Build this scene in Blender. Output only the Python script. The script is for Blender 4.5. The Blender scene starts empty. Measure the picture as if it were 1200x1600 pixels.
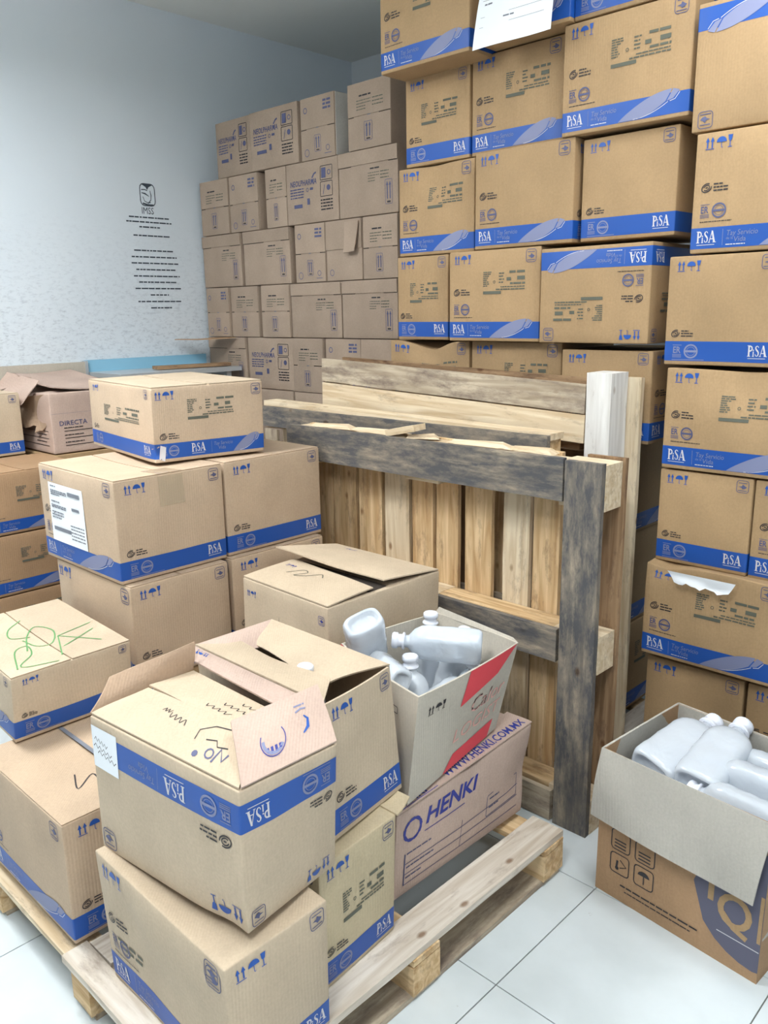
import bpy, math, random
import numpy as np
from mathutils import Vector, Matrix

# ------------------------------------------------------------------ camera, world, lights, exposure
scene = bpy.context.scene
COL = scene.collection
cam_d = bpy.data.cameras.new('camera')
cam = bpy.data.objects.new('camera', cam_d)
COL.objects.link(cam)
PITCH, ROLL, YAW = 0.238, -0.0165, -0.770
fw = np.array([math.sin(YAW)*math.cos(PITCH), math.cos(YAW)*math.cos(PITCH), -math.sin(PITCH)])
rt = np.array([math.cos(YAW), -math.sin(YAW), 0.0])
up = np.cross(rt, fw)
rt2 = rt*math.cos(ROLL)+up*math.sin(ROLL)
up2 = -rt*math.sin(ROLL)+up*math.cos(ROLL)
cam.matrix_world = Matrix(((rt2[0], up2[0], -fw[0], 0), (rt2[1], up2[1], -fw[1], 0),
                           (rt2[2], up2[2], -fw[2], 1.6), (0, 0, 0, 1)))
cam_d.sensor_fit = 'HORIZONTAL'
cam_d.sensor_width = 36
cam_d.lens = 36*1290/1200
cam_d.clip_start = 0.05
scene.camera = cam

world = bpy.data.worlds.new('world')
scene.world = world
world.use_nodes = True
world.node_tree.nodes['Background'].inputs[0].default_value = (0.80, 0.88, 1.0, 1)
world.node_tree.nodes['Background'].inputs[1].default_value = 0.3

scene.view_settings.view_transform = 'Standard'
scene.view_settings.look = 'None'
scene.view_settings.gamma = 1
scene.view_settings.use_curve_mapping = False
scene.view_settings.exposure = 0.0

CEIL = 3.13
LAMPS = [(-0.75, 1.90, 25), (-0.4, -0.2, 62), (-2.75, 0.55, 84), (1.3, 0.6, 32)]   # x, y, watts; third lamp added to brighten the left wall
LIGHT_COL = (0.96, 0.98, 1.0)

# ------------------------------------------------------------------ materials
def lin(c):
    return tuple((x/12.92 if x <= 0.04045 else ((x+0.055)/1.055)**2.4) for x in [v/255 for v in c])

def new_mat(name):
    m = bpy.data.materials.new(name)
    m.use_nodes = True
    nt = m.node_tree
    return m, nt, nt.nodes['Principled BSDF']

def flat(name, rgb, rough=0.6, metal=0.0):
    m, nt, b = new_mat(name)
    b.inputs['Base Color'].default_value = (*lin(rgb), 1)
    b.inputs['Roughness'].default_value = rough
    b.inputs['Metallic'].default_value = metal
    return m

def node(nt, t, **kw):
    n = nt.nodes.new(t)
    for k, v in kw.items():
        setattr(n, k, v)
    return n

def board(name, rgb, var=0.06, flute=0.10, rough=0.75, hue=None):
    """corrugated card: mottled tint, faint vertical flutes in the relief"""
    m, nt, b = new_mat(name)
    L = nt.links
    tc = node(nt, 'ShaderNodeTexCoord')
    inf = node(nt, 'ShaderNodeObjectInfo')
    n1 = node(nt, 'ShaderNodeTexNoise'); n1.inputs['Scale'].default_value = 7; n1.inputs['Detail'].default_value = 5
    L.new(tc.outputs['Object'], n1.inputs['Vector'])
    n2 = node(nt, 'ShaderNodeTexNoise'); n2.inputs['Scale'].default_value = 160; n2.inputs['Detail'].default_value = 2
    L.new(tc.outputs['Object'], n2.inputs['Vector'])
    rmp = node(nt, 'ShaderNodeValToRGB')
    c = lin(rgb)
    rmp.color_ramp.elements[0].position = 0.3
    rmp.color_ramp.elements[1].position = 0.72
    rmp.color_ramp.elements[0].color = (*[v*(1-var*1.6) for v in c], 1)
    rmp.color_ramp.elements[1].color = (*[min(1, v*(1+var)) for v in c], 1)
    L.new(n1.outputs[0], rmp.inputs[0])
    hs = node(nt, 'ShaderNodeHueSaturation')
    mr = node(nt, 'ShaderNodeMapRange')
    mr.inputs['To Min'].default_value = 0.93; mr.inputs['To Max'].default_value = 1.07
    L.new(inf.outputs['Random'], mr.inputs['Value'])
    L.new(mr.outputs[0], hs.inputs['Value'])
    L.new(rmp.outputs[0], hs.inputs['Color'])
    mx = node(nt, 'ShaderNodeMixRGB', blend_type='MULTIPLY')
    mx.inputs[0].default_value = 0.22
    L.new(hs.outputs[0], mx.inputs[1]); L.new(n2.outputs[0], mx.inputs[2])
    L.new(mx.outputs[0], b.inputs['Base Color'])
    w = node(nt, 'ShaderNodeTexWave'); w.wave_type = 'BANDS'; w.bands_direction = 'DIAGONAL'
    mp = node(nt, 'ShaderNodeMapping'); mp.inputs['Scale'].default_value = (1, 1, 0)
    L.new(tc.outputs['Object'], mp.inputs[0]); L.new(mp.outputs[0], w.inputs['Vector'])
    w.inputs['Scale'].default_value = 75; w.inputs['Distortion'].default_value = 0.6; w.inputs['Detail'].default_value = 0
    ad = node(nt, 'ShaderNodeMath', operation='MULTIPLY_ADD')
    ad.inputs[1].default_value = 6.0
    L.new(n1.outputs[0], ad.inputs[0]); L.new(w.outputs[1], ad.inputs[2])
    bp = node(nt, 'ShaderNodeBump'); bp.inputs['Strength'].default_value = flute; bp.inputs['Distance'].default_value = 0.004
    L.new(ad.outputs[0], bp.inputs['Height']); L.new(bp.outputs[0], b.inputs['Normal'])
    b.inputs['Roughness'].default_value = rough
    b.inputs['Specular IOR Level'].default_value = 0.3
    return m

def wood(name, light, dark, stain=0.0, stain_rgb=(60, 62, 66), rough=0.8):
    """grain runs along the piece's own X axis"""
    m, nt, b = new_mat(name)
    L = nt.links
    tc = node(nt, 'ShaderNodeTexCoord'); inf = node(nt, 'ShaderNodeObjectInfo')
    add = node(nt, 'ShaderNodeVectorMath', operation='ADD')
    mul = node(nt, 'ShaderNodeMath', operation='MULTIPLY'); mul.inputs[1].default_value = 37
    L.new(inf.outputs['Random'], mul.inputs[0])
    L.new(tc.outputs['Object'], add.inputs[0]); L.new(mul.outputs[0], add.inputs[1])
    mp = node(nt, 'ShaderNodeMapping'); mp.inputs['Scale'].default_value = (2.0, 26, 26)
    L.new(add.outputs[0], mp.inputs[0])
    n = node(nt, 'ShaderNodeTexNoise'); n.inputs['Scale'].default_value = 1.6; n.inputs['Detail'].default_value = 7; n.inputs['Distortion'].default_value = 0.8
    L.new(mp.outputs[0], n.inputs['Vector'])
    r = node(nt, 'ShaderNodeValToRGB')
    r.color_ramp.elements[0].position = 0.32; r.color_ramp.elements[1].position = 0.66
    r.color_ramp.elements[0].color = (*lin(dark), 1); r.color_ramp.elements[1].color = (*lin(light), 1)
    L.new(n.outputs[0], r.inputs[0])
    mp2 = node(nt, 'ShaderNodeMapping'); mp2.inputs['Scale'].default_value = (5, 16, 16)
    L.new(add.outputs[0], mp2.inputs[0])
    n2 = node(nt, 'ShaderNodeTexNoise'); n2.inputs['Scale'].default_value = 1.3; n2.inputs['Detail'].default_value = 9; n2.inputs['Roughness'].default_value = 0.74
    L.new(mp2.outputs[0], n2.inputs['Vector'])
    r2 = node(nt, 'ShaderNodeValToRGB')
    r2.color_ramp.elements[0].position = 0.62-0.42*stain; r2.color_ramp.elements[1].position = 0.80-0.32*stain
    r2.color_ramp.elements[0].color = (1, 1, 1, 1) if False else (0, 0, 0, 1)
    r2.color_ramp.elements[1].color = (1, 1, 1, 1)
    L.new(n2.outputs[0], r2.inputs[0])
    mix = node(nt, 'ShaderNodeMixRGB')
    L.new(r2.outputs[0], mix.inputs[0]); L.new(r.outputs[0], mix.inputs[1])
    mix.inputs[2].default_value = (*lin(stain_rgb), 1)
    if stain <= 0:
        nt.links.remove(mix.inputs[0].links[0]); mix.inputs[0].default_value = 0
    v = node(nt, 'ShaderNodeTexVoronoi'); v.inputs['Scale'].default_value = 9   # knots
    mp3 = node(nt, 'ShaderNodeMapping'); mp3.inputs['Scale'].default_value = (0.7, 1.2, 1.2)
    L.new(add.outputs[0], mp3.inputs[0]); L.new(mp3.outputs[0], v.inputs['Vector'])
    rk = node(nt, 'ShaderNodeValToRGB')
    rk.color_ramp.elements[0].position = 0.05; rk.color_ramp.elements[1].position = 0.12
    rk.color_ramp.elements[0].color = (0.35, 0.22, 0.14, 1); rk.color_ramp.elements[1].color = (1, 1, 1, 1)
    L.new(v.outputs['Distance'], rk.inputs[0])
    mk = node(nt, 'ShaderNodeMixRGB', blend_type='MULTIPLY'); mk.inputs[0].default_value = 0.8
    L.new(mix.outputs[0], mk.inputs[1]); L.new(rk.outputs[0], mk.inputs[2])
    L.new(mk.outputs[0], b.inputs['Base Color'])
    bp = node(nt, 'ShaderNodeBump'); bp.inputs['Strength'].default_value = 0.5; bp.inputs['Distance'].default_value = 0.004
    L.new(n.outputs[0], bp.inputs['Height']); L.new(bp.outputs[0], b.inputs['Normal'])
    b.inputs['Roughness'].default_value = rough
    b.inputs['Specular IOR Level'].default_value = 0.25
    return m

M = {
    'kraft': board('kraft_cardboard', (178, 148, 110)),
    'kraft_mid': board('kraft_cardboard_dusty', (200, 176, 150)),
    'kraft_dark': board('kraft_cardboard_brown', (178, 144, 110)),
    'kraft_pale': board('kraft_cardboard_pale', (202, 183, 158)),
    'kraft_yellow': board('kraft_cardboard_yellowish', (210, 193, 160)),
    'taupe': board('taupe_cardboard', (172, 152, 134), flute=0.10),
    'pink': board('pinkish_cardboard', (198, 174, 160), flute=0.10),
    'grey': board('greyish_cardboard', (196, 188, 174), flute=0.10),
    'greyflap': board('pale_inner_cardboard', (190, 186, 176), flute=0.14),
    'white_board': board('white_cardboard', (222, 220, 214), flute=0.05),
    'inside': board('inner_cardboard', (178, 152, 128)),
    'blue': flat('blue_ink', (26, 80, 162), 0.45),
    'navy': flat('navy_ink', (48, 58, 140), 0.55),
    'slate': flat('slate_ink', (82, 86, 120), 0.6),
    'dark': flat('black_ink', (44, 42, 46), 0.6),
    'stamp': flat('grey_green_ink', (92, 94, 82), 0.7),
    'pale': flat('pale_ink', (205, 203, 206), 0.6),
    'lav': flat('lavender_ink', (126, 132, 164), 0.6),
    'red': flat('red_ink', (226, 74, 84), 0.55),
    'pinkink': flat('faint_red_ink', (226, 170, 160), 0.6),
    'black': flat('dark_seam_and_gap_shade', (50, 42, 36), 0.9),
    'emblem': flat('dark_emblem_ink', (88, 88, 106), 0.6),
    'paper': flat('white_paper', (236, 240, 244), 0.6),
    'greyink': flat('grey_print', (120, 124, 134), 0.7),
    'green': flat('green_marker', (96, 150, 92), 0.6),
    'orange': flat('orange_print', (240, 160, 60), 0.5),
    'wallink': flat('wall_lettering_paint', (62, 72, 84), 0.7),
    'pine': wood('fresh_pine', (226, 198, 156), (184, 148, 104), 0.22, (140, 112, 86)),
    'pine_pale': wood('pale_planed_pine', (226, 210, 182), (196, 172, 138), 0.2, (150, 132, 112)),
    'pine_grey': wood('weathered_pine', (196, 182, 160), (150, 134, 114), 0.42, (122, 108, 98)),
    'pine_dark': wood('blackened_pine', (168, 154, 134), (118, 110, 100), 0.66, (84, 84, 86)),
    'pine_brown': wood('brown_pine', (166, 136, 104), (120, 92, 66), 0.3, (92, 70, 56)),
    'pine_white': wood('bleached_deck_pine', (222, 214, 202), (190, 176, 158), 0.2, (160, 146, 132)),
    'whitewood': wood('white_painted_pine', (232, 230, 226), (204, 200, 194), 0.12, (150, 140, 130)),
    'metal': flat('grey_steel', (196, 202, 206), 0.4, 0.4),
    'railblue': flat('light_blue_paint', (136, 188, 214), 0.5),
    'lampwhite': flat('lamp_housing_white', (240, 240, 240), 0.5),
    'capwhite': flat('white_cap_plastic', (226, 230, 240), 0.35),
}

def tape_mat():
    m, nt, b = new_mat('clear_packing_tape')
    b.inputs['Base Color'].default_value = (*lin((214, 196, 168)), 1)
    b.inputs['Roughness'].default_value = 0.15
    b.inputs['Alpha'].default_value = 0.35
    return m
M['tape'] = tape_mat()

def plastic():
    m, nt, b = new_mat('translucent_bottle_plastic')
    b.inputs['Base Color'].default_value = (*lin((238, 246, 255)), 1)
    b.inputs['Roughness'].default_value = 0.16
    b.inputs['Transmission Weight'].default_value = 0.40
    b.inputs['IOR'].default_value = 1.35
    b.inputs['Coat Weight'].default_value = 0.5
    b.inputs['Coat Roughness'].default_value = 0.05
    tc = node(nt, 'ShaderNodeTexCoord')
    n = node(nt, 'ShaderNodeTexNoise'); n.inputs['Scale'].default_value = 14; n.inputs['Detail'].default_value = 3; n.inputs['Distortion'].default_value = 0.6
    nt.links.new(tc.outputs['Object'], n.inputs['Vector'])
    bp = node(nt, 'ShaderNodeBump'); bp.inputs['Strength'].default_value = 0.6; bp.inputs['Distance'].default_value = 0.012
    nt.links.new(n.outputs[0], bp.inputs['Height']); nt.links.new(bp.outputs[0], b.inputs['Normal'])
    return m
M['bottle'] = plastic()

def wall_paint():
    m, nt, b = new_mat('scuffed_white_wall_paint')
    L = nt.links
    g = node(nt, 'ShaderNodeNewGeometry')
    sx = node(nt, 'ShaderNodeSeparateXYZ'); L.new(g.outputs['Position'], sx.inputs[0])
    mr = node(nt, 'ShaderNodeMapRange')     # scuffs grow towards the floor
    mr.inputs['From Min'].default_value = 2.15; mr.inputs['From Max'].default_value = 1.5
    L.new(sx.outputs['Z'], mr.inputs['Value'])
    mp = node(nt, 'ShaderNodeMapping'); mp.inputs['Scale'].default_value = (1, 3.0, 7)
    L.new(g.outputs['Position'], mp.inputs[0])
    n = node(nt, 'ShaderNodeTexNoise'); n.inputs['Scale'].default_value = 9; n.inputs['Detail'].default_value = 11; n.inputs['Roughness'].default_value = 0.80; n.inputs['Distortion'].default_value = 0.25
    L.new(mp.outputs[0], n.inputs['Vector'])
    r = node(nt, 'ShaderNodeValToRGB'); r.color_ramp.elements[0].position = 0.50; r.color_ramp.elements[1].position = 0.80
    L.new(n.outputs[0], r.inputs[0])
    mu = node(nt, 'ShaderNodeMath', operation='MULTIPLY'); L.new(r.outputs[0], mu.inputs[0]); L.new(mr.outputs[0], mu.inputs[1])
    n2 = node(nt, 'ShaderNodeTexNoise'); n2.inputs['Scale'].default_value = 1.2; n2.inputs['Detail'].default_value = 4
    L.new(g.outputs['Position'], n2.inputs['Vector'])
    base = node(nt, 'ShaderNodeMixRGB'); base.inputs[1].default_value = (*lin((206, 216, 224)), 1); base.inputs[2].default_value = (*lin((220, 228, 234)), 1)
    L.new(n2.outputs[0], base.inputs[0])
    mix = node(nt, 'ShaderNodeMixRGB'); L.new(mu.outputs[0], mix.inputs[0]); L.new(base.outputs[0], mix.inputs[1])
    mix.inputs[2].default_value = (*lin((120, 130, 144)), 1)
    L.new(mix.outputs[0], b.inputs['Base Color'])
    b.inputs['Roughness'].default_value = 0.55
    return m
M['wall'] = wall_paint()
M['plainwall'] = flat('plain_white_wall', (216, 222, 226), 0.7)
M['ceiling'] = flat('grey_ceiling_paint', (236, 238, 234), 0.8)

def tile_mat():
    m, nt, b = new_mat('glazed_floor_tile')
    L = nt.links
    g = node(nt, 'ShaderNodeNewGeometry'); inf = node(nt, 'ShaderNodeObjectInfo')
    n = node(nt, 'ShaderNodeTexNoise'); n.inputs['Scale'].default_value = 4; n.inputs['Detail'].default_value = 6
    L.new(g.outputs['Position'], n.inputs['Vector'])
    r = node(nt, 'ShaderNodeValToRGB')
    r.color_ramp.elements[0].position = 0.3; r.color_ramp.elements[1].position = 0.6
    r.color_ramp.elements[0].color = (*lin((200, 208, 210)), 1); r.color_ramp.elements[1].color = (*lin((214, 222, 225)), 1)
    L.new(n.outputs[0], r.inputs[0])
    n2 = node(nt, 'ShaderNodeTexNoise'); n2.inputs['Scale'].default_value = 30; n2.inputs['Detail'].default_value = 4
    L.new(g.outputs['Position'], n2.inputs['Vector'])
    r2 = node(nt, 'ShaderNodeValToRGB'); r2.color_ramp.elements[0].position = 0.74; r2.color_ramp.elements[1].position = 0.80
    L.new(n2.outputs[0], r2.inputs[0])
    mx = node(nt, 'ShaderNodeMixRGB'); L.new(r2.outputs[0], mx.inputs[0]); L.new(r.outputs[0], mx.inputs[1]); mx.inputs[2].default_value = (*lin((150, 140, 128)), 1)
    L.new(mx.outputs[0], b.inputs['Base Color'])
    b.inputs['Roughness'].default_value = 0.32
    b.inputs['Specular IOR Level'].default_value = 0.4
    return m
M['tile'] = tile_mat()
M['grout'] = flat('tile_grout', (120, 120, 116), 0.9)

# ------------------------------------------------------------------ object helpers
def mesh_obj(name, verts, faces, mats, parent=None, midx=None, smooth=False):
    me = bpy.data.meshes.new(name)
    me.from_pydata([tuple(map(float, v)) for v in verts], [], faces)
    for m in (mats if isinstance(mats, (list, tuple)) else [mats]):
        me.materials.append(m)
    if midx is not None:
        me.polygons.foreach_set('material_index', midx)
    if smooth:
        me.polygons.foreach_set('use_smooth', [True]*len(me.polygons))
    me.update()
    o = bpy.data.objects.new(name, me)
    COL.objects.link(o)
    if parent is not None:
        o.parent = parent
    return o

def empty(name, loc, label=None, cat=None, group=None, rotz=0.0):
    o = bpy.data.objects.new(name, None)
    o.empty_display_size = 0.1
    COL.objects.link(o)
    o.location = loc
    o.rotation_euler = (0, 0, rotz)
    tag(o, label, cat, group)
    return o

def tag(o, label=None, cat=None, group=None, kind=None):
    if label: o['label'] = label
    if cat: o['category'] = cat
    if group: o['group'] = group
    if kind: o['kind'] = kind
    return o

def bx(x0, x1, y0, y1, z0, z1):
    v = [(x0, y0, z0), (x1, y0, z0), (x1, y1, z0), (x0, y1, z0), (x0, y0, z1), (x1, y0, z1), (x1, y1, z1), (x0, y1, z1)]
    f = [(0, 3, 2, 1), (4, 5, 6, 7), (0, 1, 5, 4), (1, 2, 6, 5), (2, 3, 7, 6), (3, 0, 4, 7)]
    return v, f

def join(parts):
    V, F = [], []
    for v, f in parts:
        n = len(V); V += list(v); F += [tuple(i+n for i in q) for q in f]
    return V, F

# ------------------------------------------------------------------ flat print shapes (metres on a face, origin lower left)
class Ink:
    def __init__(self):
        self.items = []          # (verts, faces, material key)
    def add(self, v, f, m):
        self.items.append((np.array(v, float).reshape(-1, 2), f, m))
    def rect(self, x0, y0, x1, y1, m, n=1):
        xs = np.linspace(x0, x1, n+1)
        v = [(x, y) for x in xs for y in (y0, y1)]
        self.add(v, [(2*i, 2*i+2, 2*i+3, 2*i+1) for i in range(n)], m)
    def poly(self, pts, m):
        a = sum(pts[i][0]*pts[(i+1) % len(pts)][1]-pts[(i+1) % len(pts)][0]*pts[i][1] for i in range(len(pts)))
        if a < 0: pts = pts[::-1]
        self.add(pts, [tuple(range(len(pts)))], m)
    def ribbon(self, pts, w, m, closed=False):
        P = np.array(pts, float); n = len(P)
        T = np.zeros_like(P)
        for i in range(n):
            a = P[(i-1) % n] if (closed or i > 0) else P[i]
            b = P[(i+1) % n] if (closed or i < n-1) else P[i]
            d = b-a; T[i] = d/(np.hypot(*d)+1e-9)
        N = np.stack([-T[:, 1], T[:, 0]], 1)
        W = np.array(w)*np.ones(n)
        v = np.concatenate([P-N*W[:, None]/2, P+N*W[:, None]/2])
        f = [(i, (i+1) % n, n+(i+1) % n, n+i) for i in range(n if closed else n-1)]
        self.add(v, f, m)
    def ring(self, cx, cy, r, w, m, n=20, asp=1.0, a0=0, a1=2*math.pi):
        full = abs(a1-a0-2*math.pi) < 1e-6
        k = n if full else n+1
        t = [a0+(a1-a0)*i/n for i in range(k)]
        self.ribbon([(cx+r*math.cos(a), cy+r*asp*math.sin(a)) for a in t], w, m, closed=full)
    def disc(self, cx, cy, r, m, n=18, asp=1.0):
        self.poly([(cx+r*math.cos(2*math.pi*i/n), cy+r*asp*math.sin(2*math.pi*i/n)) for i in range(n)], m)
    def rrect(self, x0, y0, x1, y1, w, m, r=None):
        r = r or min(x1-x0, y1-y0)*0.22
        pts = []
        for cx, cy, a in ((x1-r, y1-r, 0), (x0+r, y1-r, 90), (x0+r, y0+r, 180), (x1-r, y0+r, 270)):
            for k in range(4):
                t = math.radians(a+30*k); pts.append((cx+r*math.cos(t), cy+r*math.sin(t)))
        self.ribbon(pts, w, m, closed=True)
    def words(self, x0, x1, y, h, m, seed=0, fill=1.0):
        """a line of lettering too small to read in the photograph"""
        rnd = random.Random(seed*7919+int(y*10000)+int(x0*3000))
        x = x0
        while x < x1-h*0.5:
            L = h*rnd.uniform(1.6, 5.5)
            xe = min(x1, x+L)
            self.rect(x, y+h*(1-fill)*0.5, xe, y+h*fill, m)
            x = xe+h*rnd.uniform(0.35, 0.8)
    def text(self, s, x, y, size, m, bold=0.0, shear=0.0, sx=1.0):
        v, f = glyphs(s, bold, shear)
        self.add(v*np.array([size*sx, size])+np.array([x, y]), f, m)
    def merged(self, other, fn):
        for v, f, m in other.items:
            self.items.append((fn(v), f, m))
    def turned(self, W, H):
        o = Ink()
        o.items = [(np.array([W, H])-v, f, m) for v, f, m in self.items]
        return o

def curve(pts, n=5):
    """rounded pen stroke through the points"""
    P = [np.array(p, float) for p in pts]
    P = [2*P[0]-P[1]]+P+[2*P[-1]-P[-2]]
    out = []
    for i in range(1, len(P)-2):
        a, b, c, d = P[i-1:i+3]
        for j in range(n):
            t = j/n
            out.append(tuple(.5*((2*b)+(c-a)*t+(2*a-5*b+4*c-d)*t*t+(3*b-a-3*c+d)*t**3)))
    out.append(tuple(P[-2]))
    return out

_gl = {}
def glyphs(s, bold, shear):
    k = (s, bold, shear)
    if k not in _gl:
        c = bpy.data.curves.new('lettering', 'FONT')
        c.body = s; c.resolution_u = 2; c.offset = bold; c.shear = shear; c.size = 1.0
        o = bpy.data.objects.new('lettering', c)
        COL.objects.link(o)
        bpy.context.view_layer.update()
        me = o.to_mesh()
        v = np.array([(p.co.x, p.co.y) for p in me.vertices]) if len(me.vertices) else np.zeros((0, 2))
        f = [tuple(p.vertices) for p in me.polygons]
        o.to_mesh_clear()
        bpy.data.objects.remove(o); bpy.data.curves.remove(c)
        _gl[k] = (v, f)
    return _gl[k]

def serif_logo(k, x, y, h, m='pale'):
    """bold condensed serif letters P i S A, height h"""
    u = h
    def r(a, b, c, d): k.rect(x+a*u, y+b*u, x+c*u, y+d*u, m)
    r(.07, .05, .21, .95); r(.0, 0, .29, .06); r(.0, .94, .26, 1.0)
    k.ring(x+.25*u, y+.72*u, .17*u, .11*u, m, 10, 1.25, -math.pi/2, math.pi/2)
    r(.20, .88, .26, .985); r(.20, .455, .26, .56)
    r(.50, .05, .59, .46); r(.45, 0, .64, .05); k.disc(x+.545*u, y+.58*u, .06*u, m, 8)
    S = [(.98, .80), (.93, .91), (.84, .95), (.75, .90), (.71, .78), (.77, .64), (.88, .52), (.97, .38), (.97, .20), (.90, .07), (.80, .05), (.72, .12), (.69, .24)]
    k.ribbon([(x+(a+.03)*u, y+b*u) for a, b in S], [.05*u, .06*u, .07*u, .09*u, .11*u, .13*u, .14*u, .12*u, .10*u, .08*u, .07*u, .06*u, .05*u], m)
    k.poly([(x+1.13*u, y), (x+1.19*u, y), (x+1.43*u, y+.98*u), (x+1.38*u, y+u)], m)
    k.poly([(x+1.34*u, y+u), (x+1.47*u, y+u), (x+1.72*u, y), (x+1.54*u, y)], m)
    r(1.24, .27, 1.58, .34); r(1.07, 0, 1.26, .05); r(1.48, 0, 1.79, .05)
    k.rect(x+.05*u, y-.20*u, x+1.65*u, y-.15*u, m)

def handling_icons(k, x, y, s, m='blue', m2=None):
    """two arrows, an umbrella and a glass, s tall"""
    for dx in (0, .42):
        cx = x+s*(.16+dx)
        k.rect(cx-.055*s, y+.12*s, cx+.055*s, y+.72*s, m)
        k.poly([(cx-.17*s, y+.62*s), (cx+.17*s, y+.62*s), (cx, y+s)], m)
    k.rect(x, y, x+.76*s, y+.06*s, m)
    cx = x+1.38*s
    k.poly([(cx+.44*s*math.cos(t), y+.50*s+.44*s*math.sin(t)) for t in [math.pi*i/8 for i in range(9)]], m)
    k.ribbon([(cx, y+.5*s), (cx, y+.1*s), (cx+.06*s, y+.04*s), (cx+.12*s, y+.1*s)], .05*s, m2 or m)
    cx = x+2.12*s
    k.poly([(cx-.2*s, y+s), (cx+.2*s, y+s), (cx+.13*s, y+.58*s), (cx, y+.48*s), (cx-.13*s, y+.58*s)], m)
    k.rect(cx-.035*s, y+.06*s, cx+.035*s, y+.5*s, m2 or m); k.rect(cx-.18*s, y, cx+.18*s, y+.06*s, m2 or m)

def square_icon(k, x, y, s, m='slate', m2='slate'):
    k.rrect(x, y, x+s, y+s*1.05, .05*s, m)
    k.rect(x+.15*s, y+.80*s, x+.85*s, y+.86*s, m2); k.rect(x+.12*s, y+.14*s, x+.88*s, y+.2*s, m2)
    k.poly([(x+.15*s, y+.5*s), (x+.42*s, y+.42*s), (x+.5*s, y+.3*s), (x+.72*s, y+.36*s), (x+.86*s, y+.5*s), (x+.7*s, y+.58*s), (x+.5*s, y+.72*s), (x+.44*s, y+.56*s)], m2)

def swirl_logo(k, x, y, s, m='dark', bars=True):
    c, d = x+.5*s, y+.5*s
    for r, w in ((.46, .09), (.28, .08)):
        pts = []
        for i in range(17):
            t = 2*math.pi*i/16*0.86+(.6 if r > .4 else 3.4)
            a, b = r*s*1.05*math.cos(t), r*s*.78*math.sin(t)
            pts.append((c+a*.88-b*.42, d+a*.42+b*.88))
        k.ribbon(pts, w*s, m)
    k.rect(c-.1*s, d-.05*s, c+.12*s, d+.05*s, m)
    if bars:
        for i, L in enumerate((.85, 1.35, 1.35)):
            k.words(x+1.15*s, x+(1.15+L)*s, y+(.72-.28*i)*s, .12*s, m, i)

def seal(k, x, y, s, m='slate', m2=None):
    m2 = m2 or m
    k.text('ER', x, y+.36*s, .62*s, m2, .02, sx=.8)
    for i in range(3): k.rect(x-.02*s, y+(.05+.09*i)*s, x+.62*s, y+(.09+.09*i)*s, m2)
    k.rect(x-.02*s, y+.88*s, x+.62*s, y+.92*s, m2)
    cx, cy = x+1.28*s, y+.48*s
    k.ring(cx, cy, .44*s, .11*s, m); k.ring(cx, cy, .29*s, .03*s, m)
    k.rect(cx-.40*s, cy-.07*s, cx+.40*s, cy+.07*s, m)

def stamp_block(k, x, y, w, h, m='stamp'):
    """ink-jet batch print, illegible in the photograph"""
    for i in range(8):
        k.words(x, x+w*(.2 if i in (0, 1) else random.Random(i).uniform(.09, .16)), y+h*(.93-.085*i), h*.045, m, i)
    k.rect(x, y, x+w*.43, y+h*.13, m, 3)
    k.ring(x+w*.27, y+h*.52, h*.055, h*.025, m, 8)
    for i in range(4): k.words(x+w*.38, x+w*(.50-.02*(i % 2)), y+h*(.86-.13*i), h*.055, m, i+9)
    k.rect(x+w*.56, y+h*.56, x+w*.66, y+h*.70, m)
    k.words(x+w*.62, x+w, y+h*.88, h*.10, m, 21); k.words(x+w*.80, x+w*.97, y+h*.58, h*.16, m, 22)
    k.words(x+w*.64, x+w*.98, y+h*.40, h*.08, m, 23); k.words(x+w*.42, x+w*.97, y+h*.28, h*.045, m, 24)
    k.words(x+w*.31, x+w*.98, y+h*.17, h*.055, m, 25)

def swoosh(k, x0, x1, y, h):
    n = 12; U, Lw = [], []; w = x1-x0
    for i in range(n+1):
        t = i/n
        U.append((x0+w*.88*t, y+h*(1.16*math.sin(t*math.pi*.5)**.9)))
        Lw.append((x0+w*(.22+.56*t), y+h*.62*t*t))
    k.add(U+Lw, [(i, n+1+i, n+2+i, i+1) for i in range(n)], 'lav')
    k.poly([(x0+w*.80, y+h*.62), (x0+w*.90, y+h*.70), (x0+w*1.0, y+h*1.05), (x0+w*.90, y+h*1.16)], 'lav')
    k.ribbon([(x0+w*(.26+.56*i/8), y+h*(.0+.56*(i/8)**2)+.0015) for i in range(9)], h*.03, 'pale')
    k.ribbon([(x0+w*.85, y+h*.60), (x0+w*.93, y+h*.66), (x0+w*1.0, y+h*.95)], h*.03, 'pale')

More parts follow.
